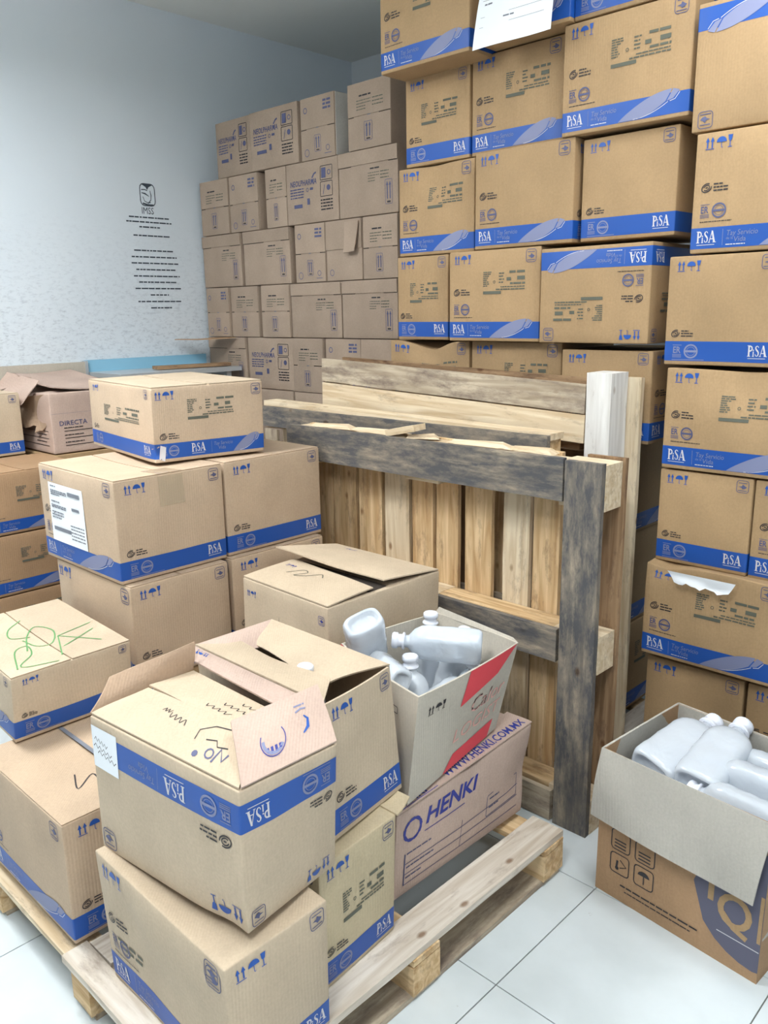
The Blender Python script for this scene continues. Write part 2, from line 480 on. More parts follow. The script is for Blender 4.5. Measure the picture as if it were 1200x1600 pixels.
BAND_H, BAND_Z = 0.058, 0.012
def face_ink(kind, W, H, bh=BAND_H, bz=BAND_Z, stamp=True, swoop=True):
    """print of one face of a blue-banded carton, band excluded; returns ink"""
    k = Ink()
    s = H*0.10
    if kind is None:
        return k
    y0 = bz+bh
    if kind == 'long':
        handling_icons(k, W*.065, H*.86, s); sq = H*.125; square_icon(k, W*.955-sq, H*.975-sq*1.05, sq)
        swirl_logo(k, W*.055, H*.50, s*.95); seal(k, W*.06, y0+H*.075, s*1.3)
        k.words(W*.06, W*.28, y0+H*.045, .0022, 'dark', 3)
        if stamp: stamp_block(k, W*.40, H*.52, W*.46, H*.25)
        serif_logo(k, W*.045, bz+bh*.28, bh*.56)
        k.rect(W*.225, bz+bh*.12, W*.228, bz+bh*.88, 'lav')
        k.text('Tay Servicio', W*.25, bz+bh*.56, bh*.36, 'lav', .0, shear=.15, sx=.85)
        k.text('de la', W*.25, bz+bh*.38, bh*.18, 'lav'); k.text('Vida', W*.30, bz+bh*.26, bh*.34, 'lav', shear=.15)
        k.words(W*.25, W*.38, bz+bh*.12, .0025, 'pale', 4)
        swoosh(k, W*.47, W*.93, bz+.001, bh)
    elif kind in ('short', 'shortn'):
        handling_icons(k, W*.085, H*.86, s*.95); sq = H*.115; square_icon(k, W*.955-sq, H*.975-sq*1.05, sq)
        swirl_logo(k, W*.06, y0+H*.03, s*.85)
        if stamp and kind == 'short': stamp_block(k, W*.27, H*.45, W*.56, H*.24)
        seal(k, W*.085, bz+bh*.14, bh*.74, 'lav', 'lav'); k.rect(W*.08, bz+bh*.05, W*.38, bz+bh*.08, 'lav')
        serif_logo(k, W*.95-1.79*bh*.54, bz+bh*.30, bh*.54)
    elif kind == 'long2':
        handling_icons(k, W*.03, H*.84, s*1.15); sq = H*.14; square_icon(k, W*.975-sq, H*.97-sq*1.05, sq)
        swirl_logo(k, W*.05, y0+H*.04, s*1.1)
        if stamp: stamp_block(k, W*.30, H*.55, W*.42, H*.28)
        seal(k, W*.05, bz+bh*.14, bh*.74, 'lav', 'lav')
        serif_logo(k, W*.32, bz+bh*.28, bh*.58)
        k.rect(W*.50, bz+bh*.12, W*.502, bz+bh*.88, 'lav')
        k.text('Tay Servicio', W*.52, bz+bh*.56, bh*.34, 'lav', shear=.15, sx=.85)
        k.text('Vida', W*.56, bz+bh*.26, bh*.32, 'lav', shear=.15)
        if swoop: swoosh(k, W*.70, W*.95, bz+.001, bh)
    return k

# ------------------------------------------------------------------ cartons
class Carton:
    """eight corners (bottom 4, top 4, ccw from front left) carried by an Empty; faces bulge a little"""
    def __init__(self, name, corners, label, cat='box', group=None, bulge=0.004, seed=0, r=0.004, dents=()):
        self.c = np.array(corners, float)
        self.base = np.array([self.c[:4, 0].mean(), self.c[:4, 1].mean(), self.c[:4, 2].min()])
        self.c = self.c-self.base
        c = self.c
        self.W = (np.linalg.norm(c[1]-c[0])+np.linalg.norm(c[5]-c[4]))/2
        self.D = (np.linalg.norm(c[3]-c[0])+np.linalg.norm(c[2]-c[1]))/2
        self.H = (np.linalg.norm(c[4]-c[0])+np.linalg.norm(c[5]-c[1])+np.linalg.norm(c[6]-c[2]))/3
        self.b, self.r, self.seed, self.dents = bulge, r, seed, dents
        self.root = empty(name, self.base, label, cat, group)
        self.rnd = random.Random(seed)
    def tri(self, q):
        u, v, w = q[:, 0:1], q[:, 1:2], q[:, 2:3]
        c = self.c
        lo = c[0]*(1-u)*(1-v)+c[1]*u*(1-v)+c[2]*u*v+c[3]*(1-u)*v
        hi = c[4]*(1-u)*(1-v)+c[5]*u*(1-v)+c[6]*u*v+c[7]*(1-u)*v
        return lo*(1-w)+hi*w
    def surf(self, p, off=0.0, n=None):
        """p: Nx3 metric points on the box surface (0..W,0..D,0..H)"""
        dim = np.array([self.W, self.D, self.H]); r = self.r
        inner = np.clip(p, r, dim-r)
        d = p-inner
        if n is not None: d = d*0.999+np.array(n)*1e-6
        L = np.linalg.norm(d, axis=1, keepdims=True)
        d = d/np.maximum(L, 1e-12)
        q = (inner+d*(r+off))
        t = q/dim
        a = np.clip(t, 0, 1)*2-1
        s = self.seed
        bul = np.zeros_like(t)
        wob = .5*np.sin(3.1*a[:, 0]+s*1.7)*np.cos(2.7*a[:, 2]+s)+.5*np.sin(4.3*a[:, 1]+2.3*a[:, 2]+s*.7)
        for i, (j, k) in enumerate(((1, 2), (0, 2), (0, 1))):
            amp = self.b*(1+.6*wob) if i < 2 else -self.b*1.3*np.ones(len(a))*(a[:, 2] > 0)
            bul[:, i] = amp*a[:, i]**3*(1-a[:, j]**2)*(1-a[:, k]**2)
        out = self.tri(t)+bul
        for (cx, cy, cz, rad, dx, dy, dz) in self.dents:
            g = np.exp(-(((q-np.array([cx*self.W, cy*self.D, cz*self.H]))/rad)**2).sum(1))[:, None]
            out = out+g*np.array([dx, dy, dz])
        return out
    def fmap(self, face, uv, off=0.0):
        u, v = uv[:, 0], uv[:, 1]
        z = np.zeros_like(u)
        if face == 'front': p = np.stack([u, z, v], 1); n = (0, -1, 0)
        elif face == 'right': p = np.stack([z+self.W, u, v], 1); n = (1, 0, 0)
        elif face == 'left': p = np.stack([z, self.D-u, v], 1); n = (-1, 0, 0)
        elif face == 'back': p = np.stack([self.W-u, z+self.D, v], 1); n = (0, 1, 0)
        else: p = np.stack([u, v, z+self.H], 1); n = (0, 0, 1)
        return self.surf(p, off, n)
    def axis(self, L, n):
        r = self.r
        return [0, r*.35, r]+[r+(L-2*r)*i/n for i in range(1, n)]+[L-r, L-r*.35, L]
    def body(self, mat, n=None, name='body'):
        n = n or (20 if self.dents else 10)
        W, D, H = self.W, self.D, self.H
        X, Y, Z = self.axis(W, n), self.axis(D, n), self.axis(H, n)
        idx, P, F = {}, [], []
        def vid(p):
            key = tuple(round(x, 5) for x in p)
            if key not in idx: idx[key] = len(P); P.append(p)
            return idx[key]
        def grid(A, B, mk, flip):
            for i in range(len(A)-1):
                for j in range(len(B)-1):
                    q = [vid(mk(A[i], B[j])), vid(mk(A[i+1], B[j])), vid(mk(A[i+1], B[j+1])), vid(mk(A[i], B[j+1]))]
                    F.append(tuple(q[::-1]) if flip else tuple(q))
        grid(X, Z, lambda a, b: (a, 0, b), False); grid(X, Z, lambda a, b: (a, D, b), True)
        grid(Y, Z, lambda a, b: (W, a, b), False); grid(Y, Z, lambda a, b: (0, a, b), True)
        grid(X, Y, lambda a, b: (a, b, H), False); grid(X, Y, lambda a, b: (a, b, 0), True)
        return mesh_obj(name, self.surf(np.array(P, float)), F, mat, self.root, smooth=True)
    def band(self, z0, z1, faces=('front', 'right', 'left', 'back'), mat='blue', name='blue_band', off=.0005):
        V, F = [], []
        for f in faces:
            L = self.W if f in ('front', 'back') else self.D
            S = self.axis(L, 20 if self.dents else 12); T = [z0+(z1-z0)*i/3 for i in range(4)]
            uv = np.array([(s, t) for s in S for t in T]); n = len(V)
            V += list(self.fmap(f, uv, off))
            m = len(T)
            for i in range(len(S)-1):
                for j in range(m-1):
                    a = n+i*m+j; F.append((a, a+m, a+m+1, a+1))
        return mesh_obj(name, V, F, M[mat], self.root, smooth=True)
    def ink(self, layers, name='printed_marks', off=.0014):
        V, F, I, mats, key = [], [], [], [], {}
        for face, k in layers:
            for v, f, m in k.items:
                if len(v) == 0: continue
                if m not in key: key[m] = len(mats); mats.append(M[m])
                n = len(V)
                V += list(self.fmap(face, v, off))
                F += [tuple(i+n for i in q) for q in f]; I += [key[m]]*len(f)
        if V:
            return mesh_obj(name, V, F, mats, self.root, midx=I)
    def slab(self, face, u0, v0, u1, v1, mat, t=.004, off=.0006, name='flap', nu=8, nv=5):
        """thin board lying on a face"""
        g = [(u0+(u1-u0)*i/nu, v0+(v1-v0)*j/nv) for i in range(nu+1) for j in range(nv+1)]
        uv = np.array(g)
        top = self.fmap(face, uv, off+t); bot = self.fmap(face, uv, off)
        return mesh_obj(name, *closed_sheet(top, bot, nu, nv), mat, self.root)

def closed_sheet(top, bot, nu, nv):
    V = list(top)+list(bot); N = len(top); F = []
    m = nv+1
    for i in range(nu):
        for j in range(nv):
            a = i*m+j
            F.append((a, a+m, a+m+1, a+1)); F.append((N+a, N+a+1, N+a+m+1, N+a+m))
    rim = [(i*m) for i in range(nu+1)]+[nu*m+j for j in range(1, nv+1)]+[i*m+nv for i in range(nu-1, -1, -1)]+[j for j in range(nv-1, 0, -1)]
    for a, b in zip(rim, rim[1:]+rim[:1]):
        F.append((b, a, N+a, N+b))
    return V, F

def corners(x0, x1, y0, y1, z0, z1, yaw=0.0):
    cx, cy = (x0+x1)/2, (y0+y1)/2
    c, s = math.cos(yaw), math.sin(yaw)
    out = []
    for z in (z0, z1):
        for x, y in ((x0, y0), (x1, y0), (x1, y1), (x0, y1)):
            out.append((cx+(x-cx)*c-(y-cy)*s, cy+(x-cx)*s+(y-cy)*c, z))
    return out

class Sheet:
    """a bent flap between four corner points a-b (hinge) and d-c (free edge); t = board thickness"""
    def __init__(self, name, parent, a, b, c, d, mat, curl=0.0, t=.004, nu=12, nv=8, wav=.002, seed=0, ragged=0.0, smooth=False):
        o = np.array(parent.location)
        self.a, self.b, self.c, self.d = [np.array(p, float)-o for p in (a, b, c, d)]
        n = np.cross(self.b-self.a, self.d-self.a); self.n = n/np.linalg.norm(n)
        self.curl, self.t, self.wav, self.seed, self.ragged, self.parent = curl, t, wav, seed, ragged, parent
        uv = np.array([(i/nu, j/nv) for i in range(nu+1) for j in range(nv+1)])
        self.o = mesh_obj(name, *closed_sheet(self.f(uv, t), self.f(uv, 0), nu, nv), mat, parent, smooth=False)
    def f(self, uv, off=0.0):
        u, v = uv[:, 0:1], uv[:, 1:2]
        s = self.seed
        if self.ragged: v = v*(1+self.ragged*(np.sin(u*17+s)+.6*np.sin(u*41+2*s))*v)
        p = (self.a*(1-u)+self.b*u)*(1-v)+(self.d*(1-u)+self.c*u)*v
        h = self.curl*np.sin(v*math.pi*.9)+self.wav*(np.sin(u*6.3+s)*np.cos(v*4+s))*v
        return p+self.n*(h+off)
    def ink(self, k, W, H, off=.0008, name='printed_marks', flip=False):
        V, F, I, mats, key = [], [], [], [], {}
        for v, f, m in k.items:
            if m not in key: key[m] = len(mats); mats.append(M[m])
            n = len(V); q = v/np.array([W, H])
            V += list(self.f(q, -off if flip else self.t+off))
            F += [tuple(i+n for i in g) for g in f]; I += [key[m]]*len(f)
        return mesh_obj(name, V, F, mats, self.parent, midx=I)

# ------------------------------------------------------------------ the room
X0, X1, Y0, Y1 = -4.1, 2.4, -2.6, 4.0
def shell(name, b, mat):
    return tag(mesh_obj(name, *bx(*b), mat), kind='structure')
floor = shell('floor', (X0, X1, Y0, Y1, -.10, -.004), M['grout'])
tv, tf = bx(-.245, .245, -.2325, .2325, -.006, 0)
tile_me = None
for i in range(-7, 7):
    for j in range(-9, 7):
        cx, cy = -.99+.4935*(i+.5), 1.386+.468*(j+.5)
        if not (X0+.24 < cx < X1-.2 and Y0+.22 < cy < Y1-.2): continue
        if tile_me is None:
            t = mesh_obj('floor_tile', tv, tf, M['tile'], floor); tile_me = t.data
        else:
            t = bpy.data.objects.new('floor_tile', tile_me); COL.objects.link(t); t.parent = floor
        t.location = (cx, cy, 0)
wall_left = shell('wall_left', (X0-.1, X0, Y0, Y1, 0, CEIL), M['wall'])
shell('wall_back', (X0, X1, Y1, Y1+.1, 0, CEIL), M['plainwall'])
shell('wall_right', (X1, X1+.1, Y0, Y1, 0, CEIL), M['plainwall'])
shell('wall_front', (X0, X1, Y0-.1, Y0, 0, CEIL), M['plainwall'])
shell('ceiling', (X0, X1, Y0, Y1, CEIL, CEIL+.1), M['ceiling'])

# lettering painted on the left wall: emblem, initials and lines
k = Ink()
k.rrect(-.062, .262, .062, .40, .007, 'wallink', .03)
k.poly([(-.05, .398), (.05, .398), (.012, .380), (0, .362), (-.012, .380)], 'wallink')
k.ribbon([(-.05, .362), (-.02, .364), (0, .358)], .006, 'wallink')
k.ribbon([(-.05, .342), (-.02, .338), (.012, .322)], [.005, .010, .004], 'wallink')
k.ribbon([(.022, .36), (.030, .33), (.026, .30), (.0, .276)], [.004, .008, .006, .006], 'wallink')
k.ribbon([(-.040, .318), (-.028, .29), (0, .280), (.024, .284)], .005, 'wallink')
k.ribbon([(-.045, .276), (0, .267), (.045, .268)], .010, 'wallink')
k.text('IMSS', -.062, .208, .062, 'wallink', .0, sx=.88)
for y, a, b in ((.180, -.17, .17), (.150, -.195, .19), (.118, -.09, .095), (.062, -.145, .165),
                (-.035, -.15, .19), (-.077, -.175, .215), (-.118, -.18, .225), (-.160, -.145, .195), (-.203, -.17, .23),
                (-.243, -.13, .195), (-.285, -.165, .24), (-.328, -.04, .12), (-.372, -.15, .235), (-.415, -.045, .14)):
    k.words(a, b, y, .0105, 'wallink', 5, .9)
V, F = [], []
for v, f, m in k.items:
    n = len(V); V += [(X0+.0012, 2.475+p[0]*.70, 1.96+.0+p[1]*.78) for p in v]; F += [tuple(i+n for i in q) for q in f]
mesh_obj('painted_lettering', V, F, M['wallink'], wall_left)

# ceiling lamps
for i, (lx, ly, pw) in enumerate(LAMPS):
    where = ('above the open bottle box', 'above the middle of the room', 'added to brighten the left wall', 'above the right side of the room')[i]
    t = empty('ceiling_light', (lx, ly, CEIL-.34), 'white square ceiling light panel '+where, 'lamp')
    mesh_obj('lamp_frame', *join([bx(-.31, .31, -.31, -.29, 0, .05), bx(-.31, .31, .29, .31, 0, .05), bx(-.31, -.29, -.29, .29, 0, .05), bx(.29, .31, -.29, .29, 0, .05)]), M['lampwhite'], t)
    for up_, share in ((0, .55), (1, .45)):      # panel light goes down; the upward light is added to brighten the ceiling
        ld = bpy.data.lights.new('lamp_and_added_uplight', 'AREA'); ld.shape = 'SQUARE'; ld.size = .56; ld.energy = pw*share; ld.color = LIGHT_COL
        lo = bpy.data.objects.new('lamp_and_added_uplight', ld); COL.objects.link(lo); lo.parent = t; lo.location = (0, 0, .005+.045*up_); lo.rotation_euler = (math.pi*up_, 0, 0)
    for dx in (-.28, .28):  # rods made up for the drop that lets added light reach the ceiling
        mesh_obj('added_rod', *bx(dx-.004, dx+.004, -.004, .004, .05, .34), M['lampwhite'], t)

# ------------------------------------------------------------------ blue-banded carton wall
# levels of the layers, middle block and right-hand block
ZM = [.135, .480, .825, 1.165, 1.487, 1.812, 2.141, 2.468, 2.80]
ZR = [.135, .475, .807, 1.108, 1.426, 1.747, 2.077, 2.415]
G1 = 'blue-banded cartons stacked against the back'
def banded(x0, x1, y0, d, z0, z1, front, label, side=None, upside=False, mat='kraft', seed=0, stamp=True, sstamp=True, yaw=0.0, dents=(), group=G1, crn=None, bulge=.004, top=False, bh=BAND_H, extra=None, name='cardboard_box', bz=BAND_Z, g=.002):
    cr = crn or corners(x0, x1, y0, y0+d, z0+g*.5, z1-g, yaw)
    B = Carton(name, cr, label, 'box', group, bulge=bulge*random.Random(seed).uniform(.8, 1.7), seed=seed, dents=dents)
    B.body(M[mat])
    H = B.H
    b0, b1 = (H-bz-bh, H-bz) if upside else (bz, bz+bh)
    B.band(b0, b1)
    layers = []
    for face, kind, L, st in (('front', front, B.W, stamp), ('right', side, B.D, sstamp)):
        if kind:
            kk = face_ink(kind, L, H, bh, bz, st)
            layers.append((face, kk.turned(L, H) if upside else kk))
    if extra: layers += extra(B)
    B.ink(layers)
    if top:
        m = M[mat]
        e = .003
        B.slab('top', e, e, B.W-e, B.D/2-.003, m, .003, .0004, 'top_flap'); B.slab('top', e, B.D/2+.003, B.W-e, B.D-e, m, .003, .0004, 'top_flap')
    return B

wallboxes = [
 # x0, x1, y0, depth, layer z0, z1, front, side, opts, label
 (-2.325, -1.912, 2.42, .42, 2.450, 2.79, 'long', None, {}, 'banded carton jutting out at the top left corner of the stack'),
 (-1.905, -1.556, 2.47, .42, ZM[7]+.002, 2.80, 'long', None, {}, 'banded carton behind the hanging white paper sheet'),
 (-1.550, -1.259, 2.49, .42, ZM[7]+.002, 2.80, 'short', None, {}, 'banded carton in the topmost layer, just right of the paper sheet'),
 (-2.320, -2.008, 2.55, .40, ZM[6], ZM[7]-.012, 'short', None, {}, 'banded carton with short face under the jutting top corner carton'),
 (-1.998, -1.616, 2.55, .36, ZM[6], ZM[7], 'long', None, {}, 'banded carton directly below the hanging paper sheet'),
 (-1.584, -1.159, 2.49, .36, 2.139, ZM[7], 'long', None, {}, 'large clean banded carton right of the one below the paper sheet'),
 (-2.360, -1.984, 2.55, .36, ZM[5], ZM[6], 'long', None, {'dents': ((.45, 0, .86, .08, 0, .018, -.004),), 'seed': 3}, 'banded carton with a caved-in top edge and batch stamp, third layer, far left'),
 (-1.942, -1.537, 2.50, .36, ZM[5], ZM[6], 'long', 'short', {'stamp': False}, 'banded carton without batch stamp beside the caved-in one, third layer'),
 (-1.518, -1.192, 2.52, .36, ZM[5], ZM[6]-.012, 'shortn', None, {}, 'banded carton without batch stamp left of the dark vertical gap, third layer'),
 (-2.372, -2.106, 2.55, .40, ZM[4], ZM[5], 'short', None, {}, 'narrow banded carton at the left end of the fourth layer'),
 (-2.060, -1.660, 2.50, .36, ZM[4], ZM[5], 'long', None, {}, 'banded carton with batch stamp left of the upside-down one'),
 (-1.635, -1.234, 2.47, .38, ZM[4], ZM[5]-.014, 'long', 'short', {'upside': True, 'seed': 5}, 'upside-down banded carton with the band at its top, fourth layer'),
 (-2.418, -2.003, 2.55, .36, ZM[3], ZM[4], 'long', None, {'dents': ((.5, 0, 1, .09, 0, .03, -.035),)}, 'carton with sagging top edge just above the left end of the upright pallet'),
 (-1.990, -1.590, 2.55, .36, ZM[3], ZM[4], 'long', None, {}, 'carton showing only its top icons above the middle of the upright pallet'),
 (-1.560, -1.229, 2.50, .42, ZM[3], ZM[4]-.02, 'shortn', 'long', {'stamp': False}, 'banded carton right behind the white pallet end post'),
 (-1.640, -1.325, 2.52, .42, ZM[2], ZM[3], 'shortn', 'long', {'stamp': False, 'sstamp': False}, 'shaded banded carton below the one behind the white pallet post'),
 (-1.660, -1.335, 2.52, .42, ZM[1], ZM[2], 'shortn', 'long', {'stamp': False, 'sstamp': False}, 'shaded banded carton second from the bottom beside the pallet end'),
 (-1.640, -1.330, 2.52, .42, ZM[0], ZM[1], 'shortn', 'long', {'stamp': False}, 'shaded lowest banded carton beside the foot of the upright pallet'),
 (-1.134, -.715, 2.46, .38, ZR[6]+.004, ZR[7], 'long', None, {'upside': True, 'stamp': False}, 'upside-down banded carton at the top right corner'),
 (-1.110, -.690, 2.45, .38, ZR[5]+.002, ZR[6], 'long', None, {'stamp': False}, 'second carton from the top in the right-hand column'),
 (-1.168, -.846, 2.45, .38, ZR[4]+.002, ZR[5], 'shortn', None, {'dents': ((.5, 0, .1, .10, 0, .01, 0),)}, 'third carton from the top in the right-hand column, band creased'),
 (-1.150, -.720, 2.44, .38, ZR[3]+.003, ZR[4]-.004, 'long', None, {'seed': 8, 'dents': ((.55, 0, .97, .10, 0, .024, -.006), (.3, 0, .6, .06, 0, -.006, 0)), 'bulge': .008}, 'crumpled banded carton with a caved top edge, right-hand column'),
 (-1.155, -.868, 2.45, .38, ZR[2], ZR[3], 'shortn', None, {}, 'square-faced banded carton directly above the taped dented one'),
 (-.860, -.44, 2.45, .38, ZR[2]-.004, ZR[3], 'long', None, {}, 'banded carton at the right picture edge beside the square-faced one'),
 (-1.160, -.745, 2.40, .38, ZR[1]+.025, ZR[2]+.006, 'long', None, {'seed': 11, 'dents': ((.15, 0, 1, .05, -.0, .02, -.02), (.55, 0, .85, .13, 0, .02, 0)), 'bulge': .007}, 'dented banded carton with torn white tape on its top edge'),
 (-1.160, -.842, 2.45, .38, ZR[0], ZR[1], 'shortn', None, {}, 'lowest banded carton behind the open bottle box, left one'),
 (-.828, -.42, 2.45, .38, ZR[0], ZR[1], 'long', None, {}, 'lowest banded carton at the right picture edge'),
]
for i, (x0, x1, y0, d, z0, z1, fr, sd, op, lab) in enumerate(wallboxes):
    op = dict(op); op.setdefault('seed', i+20)
    yaw = 0 if i > 14 and i < 18 else random.Random(i+5).uniform(-.012, .012)
    banded(x0, x1, y0, d, z0, z1, fr, lab, side=sd, yaw=yaw, **op)
# cartons that carry the visible ones, hidden behind the upright pallets
for x0, x1, y0 in ((-2.42, -2.03, 2.57), (-2.02, -1.68, 2.57)):
    for j in range(3):
        banded(x0, x1, y0, .36, ZM[j], ZM[j+1], 'long', 'banded carton in the low rows hidden behind the upright pallets', seed=j+60, group='low banded cartons behind the upright pallets')
for j in range(2):
    z = (.475, .807)[j]
    if j == 0: banded(-.735, -.33, 2.45, .38, ZR[1], ZR[2]-.004, 'long', 'banded carton right of the taped dented one, mostly outside the picture', seed=70)

# torn white tape on the dented carton
sh = empty('torn_tape', (-1.03, 2.39, .79), 'torn piece of white tape hanging over the dented carton', 'tape')
Sheet('tape_strip', sh, (-1.075, 2.372, .803), (-.865, 2.372, .803), (-.885, 2.366, .765), (-1.05, 2.366, .772), M['paper'], curl=.004, t=.0012, wav=.006, ragged=.12)

# white sheet of paper hung over the top layer
pp = empty('paper_sheet', (-1.70, 2.405, 2.42), 'white printed paper sheet hanging on the topmost cartons', 'paper')
ps = Sheet('sheet', pp, (-1.842, 2.440, 2.74), (-1.560, 2.440, 2.74), (-1.566, 2.385, 2.432), (-1.868, 2.385, 2.432), M['paper'], curl=-.012, t=.0012, wav=.004)
k = Ink()
for y, a, b in ((.20, .09, .13), (.165, .04, .07), (.155, .07, .27), (.125, .03, .06), (.115, .22, .25), (.075, .11, .15)):
    k.words(a, b, y+0.0, .0045, 'greyink', 3)
for y in (.14, .09, .06): k.rect(.02, y, .26, y+.001, 'greyink')
kk = Ink(); kk.items = [(np.stack([v[:, 0], .31-v[:, 1]], 1), [q[::-1] for q in f], m) for v, f, m in k.items]
ps.ink(kk, .29, .31, flip=False)
ps.ink(kk, .29, .31, flip=True, name='printed_marks')

# ------------------------------------------------------------------ taupe carton stack, left group
ZL = [.110, .384, .658, .932, 1.206, 1.478, 1.745, 2.020, 2.302, 2.577]
G2 = 'plain taupe cartons stacked in the back corner'
def pharma_ink(W, H):
    k = Ink()
    k.text('NEOLPHARMA', W*.08, H*.62, H*.13, 'slate', .012, .1, sx=W/H*.62)
    k.ribbon([(W*.52, H*.72), (W*.56, H*.78), (W*.60, H*.80)], .008, 'slate'); k.ribbon([(W*.5, H*.68), (W*.55, H*.69)], .006, 'slate')
    for i in range(4): k.words(W*.08, W*.36, H*(.56-.045*i), H*.02, 'slate', i)
    k.ring(W*.43, H*.54, .008, .003, 'slate', 8); k.rect(W*.48, H*.53, W*.54, H*.57, 'slate')
    k.words(W*.15, W*.36, H*.26, H*.07, 'slate', 7, .9); k.rect(W*.42, H*.30, W*.47, H*.40, 'slate')
    k.rrect(W*.68, H*.66, W*.90, H*.88, .003, 'dark', .004); k.rect(W*.70, H*.69, W*.78, H*.85, 'slate'); k.ring(W*.84, H*.77, .010, .004, 'slate', 8)
    k.rrect(W*.68, H*.40, W*.90, H*.63, .003, 'dark', .004); k.disc(W*.83, H*.53, .013, 'slate', 8); k.ribbon([(W*.73, H*.43), (W*.76, H*.58)], .003, 'slate')
    for i in range(4): k.words(W*.68, W*.90, H*(.33-.05*i), H*.022, 'dark', i+3)
    return k
def batch(k, x, y, w, h):
    k.words(x+w*.1, x+w*.55, y+h*.86, h*.11, 'dark', 2, .9)
    for i in range(4): k.words(x, x+w*(.55 if i < 2 else .35), y+h*(.62-.17*i), h*.05, 'stamp', i)
    for i in range(3): k.words(x+w*.60, x+w, y+h*(.62-.2*i), h*.06, 'stamp', i+5)
def arrows(k, x, y, w, h):
    k.rrect(x, y, x+w, y+h, .002, 'slate', .004)
    for a in (.3, .7):
        k.rect(x+w*(a-.07), y+h*.2, x+w*(a+.07), y+h*.8, 'slate'); k.poly([(x+w*(a-.16), y+h*.76), (x+w*(a+.16), y+h*.76), (x+w*a, y+h*.94)], 'slate')
    k.rect(x+w*.25, y+h*.05, x+w*.75, y+h*.12, 'dark')
def taupe(x0, x1, z0, z1, kind, label, y0=2.78, d=.38, seed=0, side_white=False, group=G2):
    B = Carton('cardboard_box', corners(x0, x1, y0, y0+d, z0+.001, z1-.002, random.Random(seed).uniform(-.008, .008)), label, 'box', group, bulge=.003, seed=seed, r=.003)
    B.body(M['taupe'])
    W, H = B.W, B.H
    k = Ink()
    layers = []
    if kind == 'pharma':
        layers.append(('front', pharma_ink(W, H)))
    elif kind in ('split', 'stampsplit', 'recycle'):
        m = M['taupe']
        B.slab('front', .002, H*.505, W-.002, H-.002, m, .003, .0005, 'flap'); B.slab('front', .002, .002, W-.002, H*.49, m, .003, .0005, 'flap')
        k.rect(0.002, H*.49, W-.002, H*.505, 'black'); k.rect(W*.46, H*.44, W*.54, H*.53, 'greyink')
        B.ink([('front', k)], 'seam')
        k2 = Ink()
        if kind == 'split':
            batch(k2, W*.22, H*.56, W*.62, H*.26)
            arrows(k2, W*.40, H*.12, W*.18, H*.28)
        else:
            k2.ring(W*.16, H*.80, .012, .004, 'slate', 10)
            for i in range(3): k2.words(W*.68, W*.90, H*(.88-.06*i), H*.035, 'slate', i)
            arrows(k2, W*.42, H*.12, W*.18, H*.26)
            k2.ring(W*.18, H*.12, .016, .003, 'slate', 10); k2.ring(W*.80, H*.15, .012, .003, 'slate', 8); k2.rect(W*.70, H*.06, W*.90, H*.07, 'slate')
        B.ink([('front', k2)], off=.0045)
        if side_white:
            B.slab('right', .004, .003, B.D-.004, H-.003, M['white_board'], .002, .0005, 'white_side_panel')
        return B
    elif kind == 'strip':
        B.slab('front', .002, H*.78, W-.002, H-.002, M['taupe'], .004, .0005, 'flap')
        k.rect(.002, H*.768, W-.002, H*.78, 'black')
        batch(k, W*.52, H*.48, W*.34, H*.24); arrows(k, W*.80, H*.14, W*.11, H*.36)
        layers.append(('front', k))
    elif kind == 'plain':
        B.slab('front', .002, H*.52, W-.002, H-.002, M['taupe'], .004, .0005, 'flap')
        k.ring(W*.16, H*.14, .014, .003, 'slate', 10)
        layers.append(('front', k))
    B.ink(layers)
    return B
tl = [
 (-3.90, -3.60, 8, 'pharma', 'leftmost carton of the topmost taupe layer'),
 (-3.595, -3.230, 8, 'pharma', 'second carton of the topmost taupe layer, with lettering and icon panel'),
 (-3.212, -2.976, 8, 'recycle', 'taupe carton with a white side panel in the topmost layer'),
 (-2.88, -2.615, 8, 'split', 'rightmost carton of the topmost taupe layer, beside the blue-banded stack'),
 (-4.062, -3.810, 7, 'split', 'leftmost carton of the second taupe layer, against the wall'),
 (-3.802, -3.560, 7, 'recycle', 'second carton of the second taupe layer, with recycling marks'),
 (-3.497, -3.333, 7, 'split', 'narrow carton wedged in the middle of the second taupe layer'),
 (-3.328, -2.958, 7, 'pharma', 'lettered carton in the second taupe layer'),
 (-2.952, -2.581, 7, 'strip', 'wide carton with a top flap strip at the right end of the second taupe layer'),
 (-4.078, -3.730, 6, 'strip', 'wide carton at the wall in the third taupe layer'),
 (-3.706, -3.326, 6, 'strip', 'second wide carton of the third taupe layer'),
 (-3.280, -3.060, 6, 'recycle', 'carton with recycling marks in the third taupe layer'),
 (-3.055, -2.812, 6, 'plain', 'carton with a loose hanging flap in the third taupe layer'),
 (-2.800, -2.583, 6, 'split', 'rightmost carton of the third taupe layer'),
 (-4.062, -3.856, 5, 'recycle', 'leftmost carton of the fourth taupe layer'),
 (-3.846, -3.606, 5, 'split', 'second carton of the fourth taupe layer'),
 (-3.570, -3.342, 5, 'split', 'third carton of the fourth taupe layer'),
 (-3.331, -2.960, 5, 'strip', 'left one of the two wide cartons in the fourth taupe layer'),
 (-2.950, -2.592, 5, 'strip', 'right one of the two wide cartons in the fourth taupe layer'),
 (-4.078, -3.736, 4, 'strip', 'taupe carton with a flap sticking out over the blue wall rail'),
 (-3.718, -3.336, 4, 'pharma', 'lettered carton in the lowest visible taupe layer'),
 (-3.328, -3.100, 4, 'split', 'carton with a middle seam in the lowest visible taupe layer'),
 (-3.086, -2.842, 4, 'recycle', 'taupe carton partly behind the left end of the tallest pallet'),
 (-2.838, -2.592, 4, 'plain', 'taupe carton behind the top of the tallest pallet, next to the banded stack'),
]
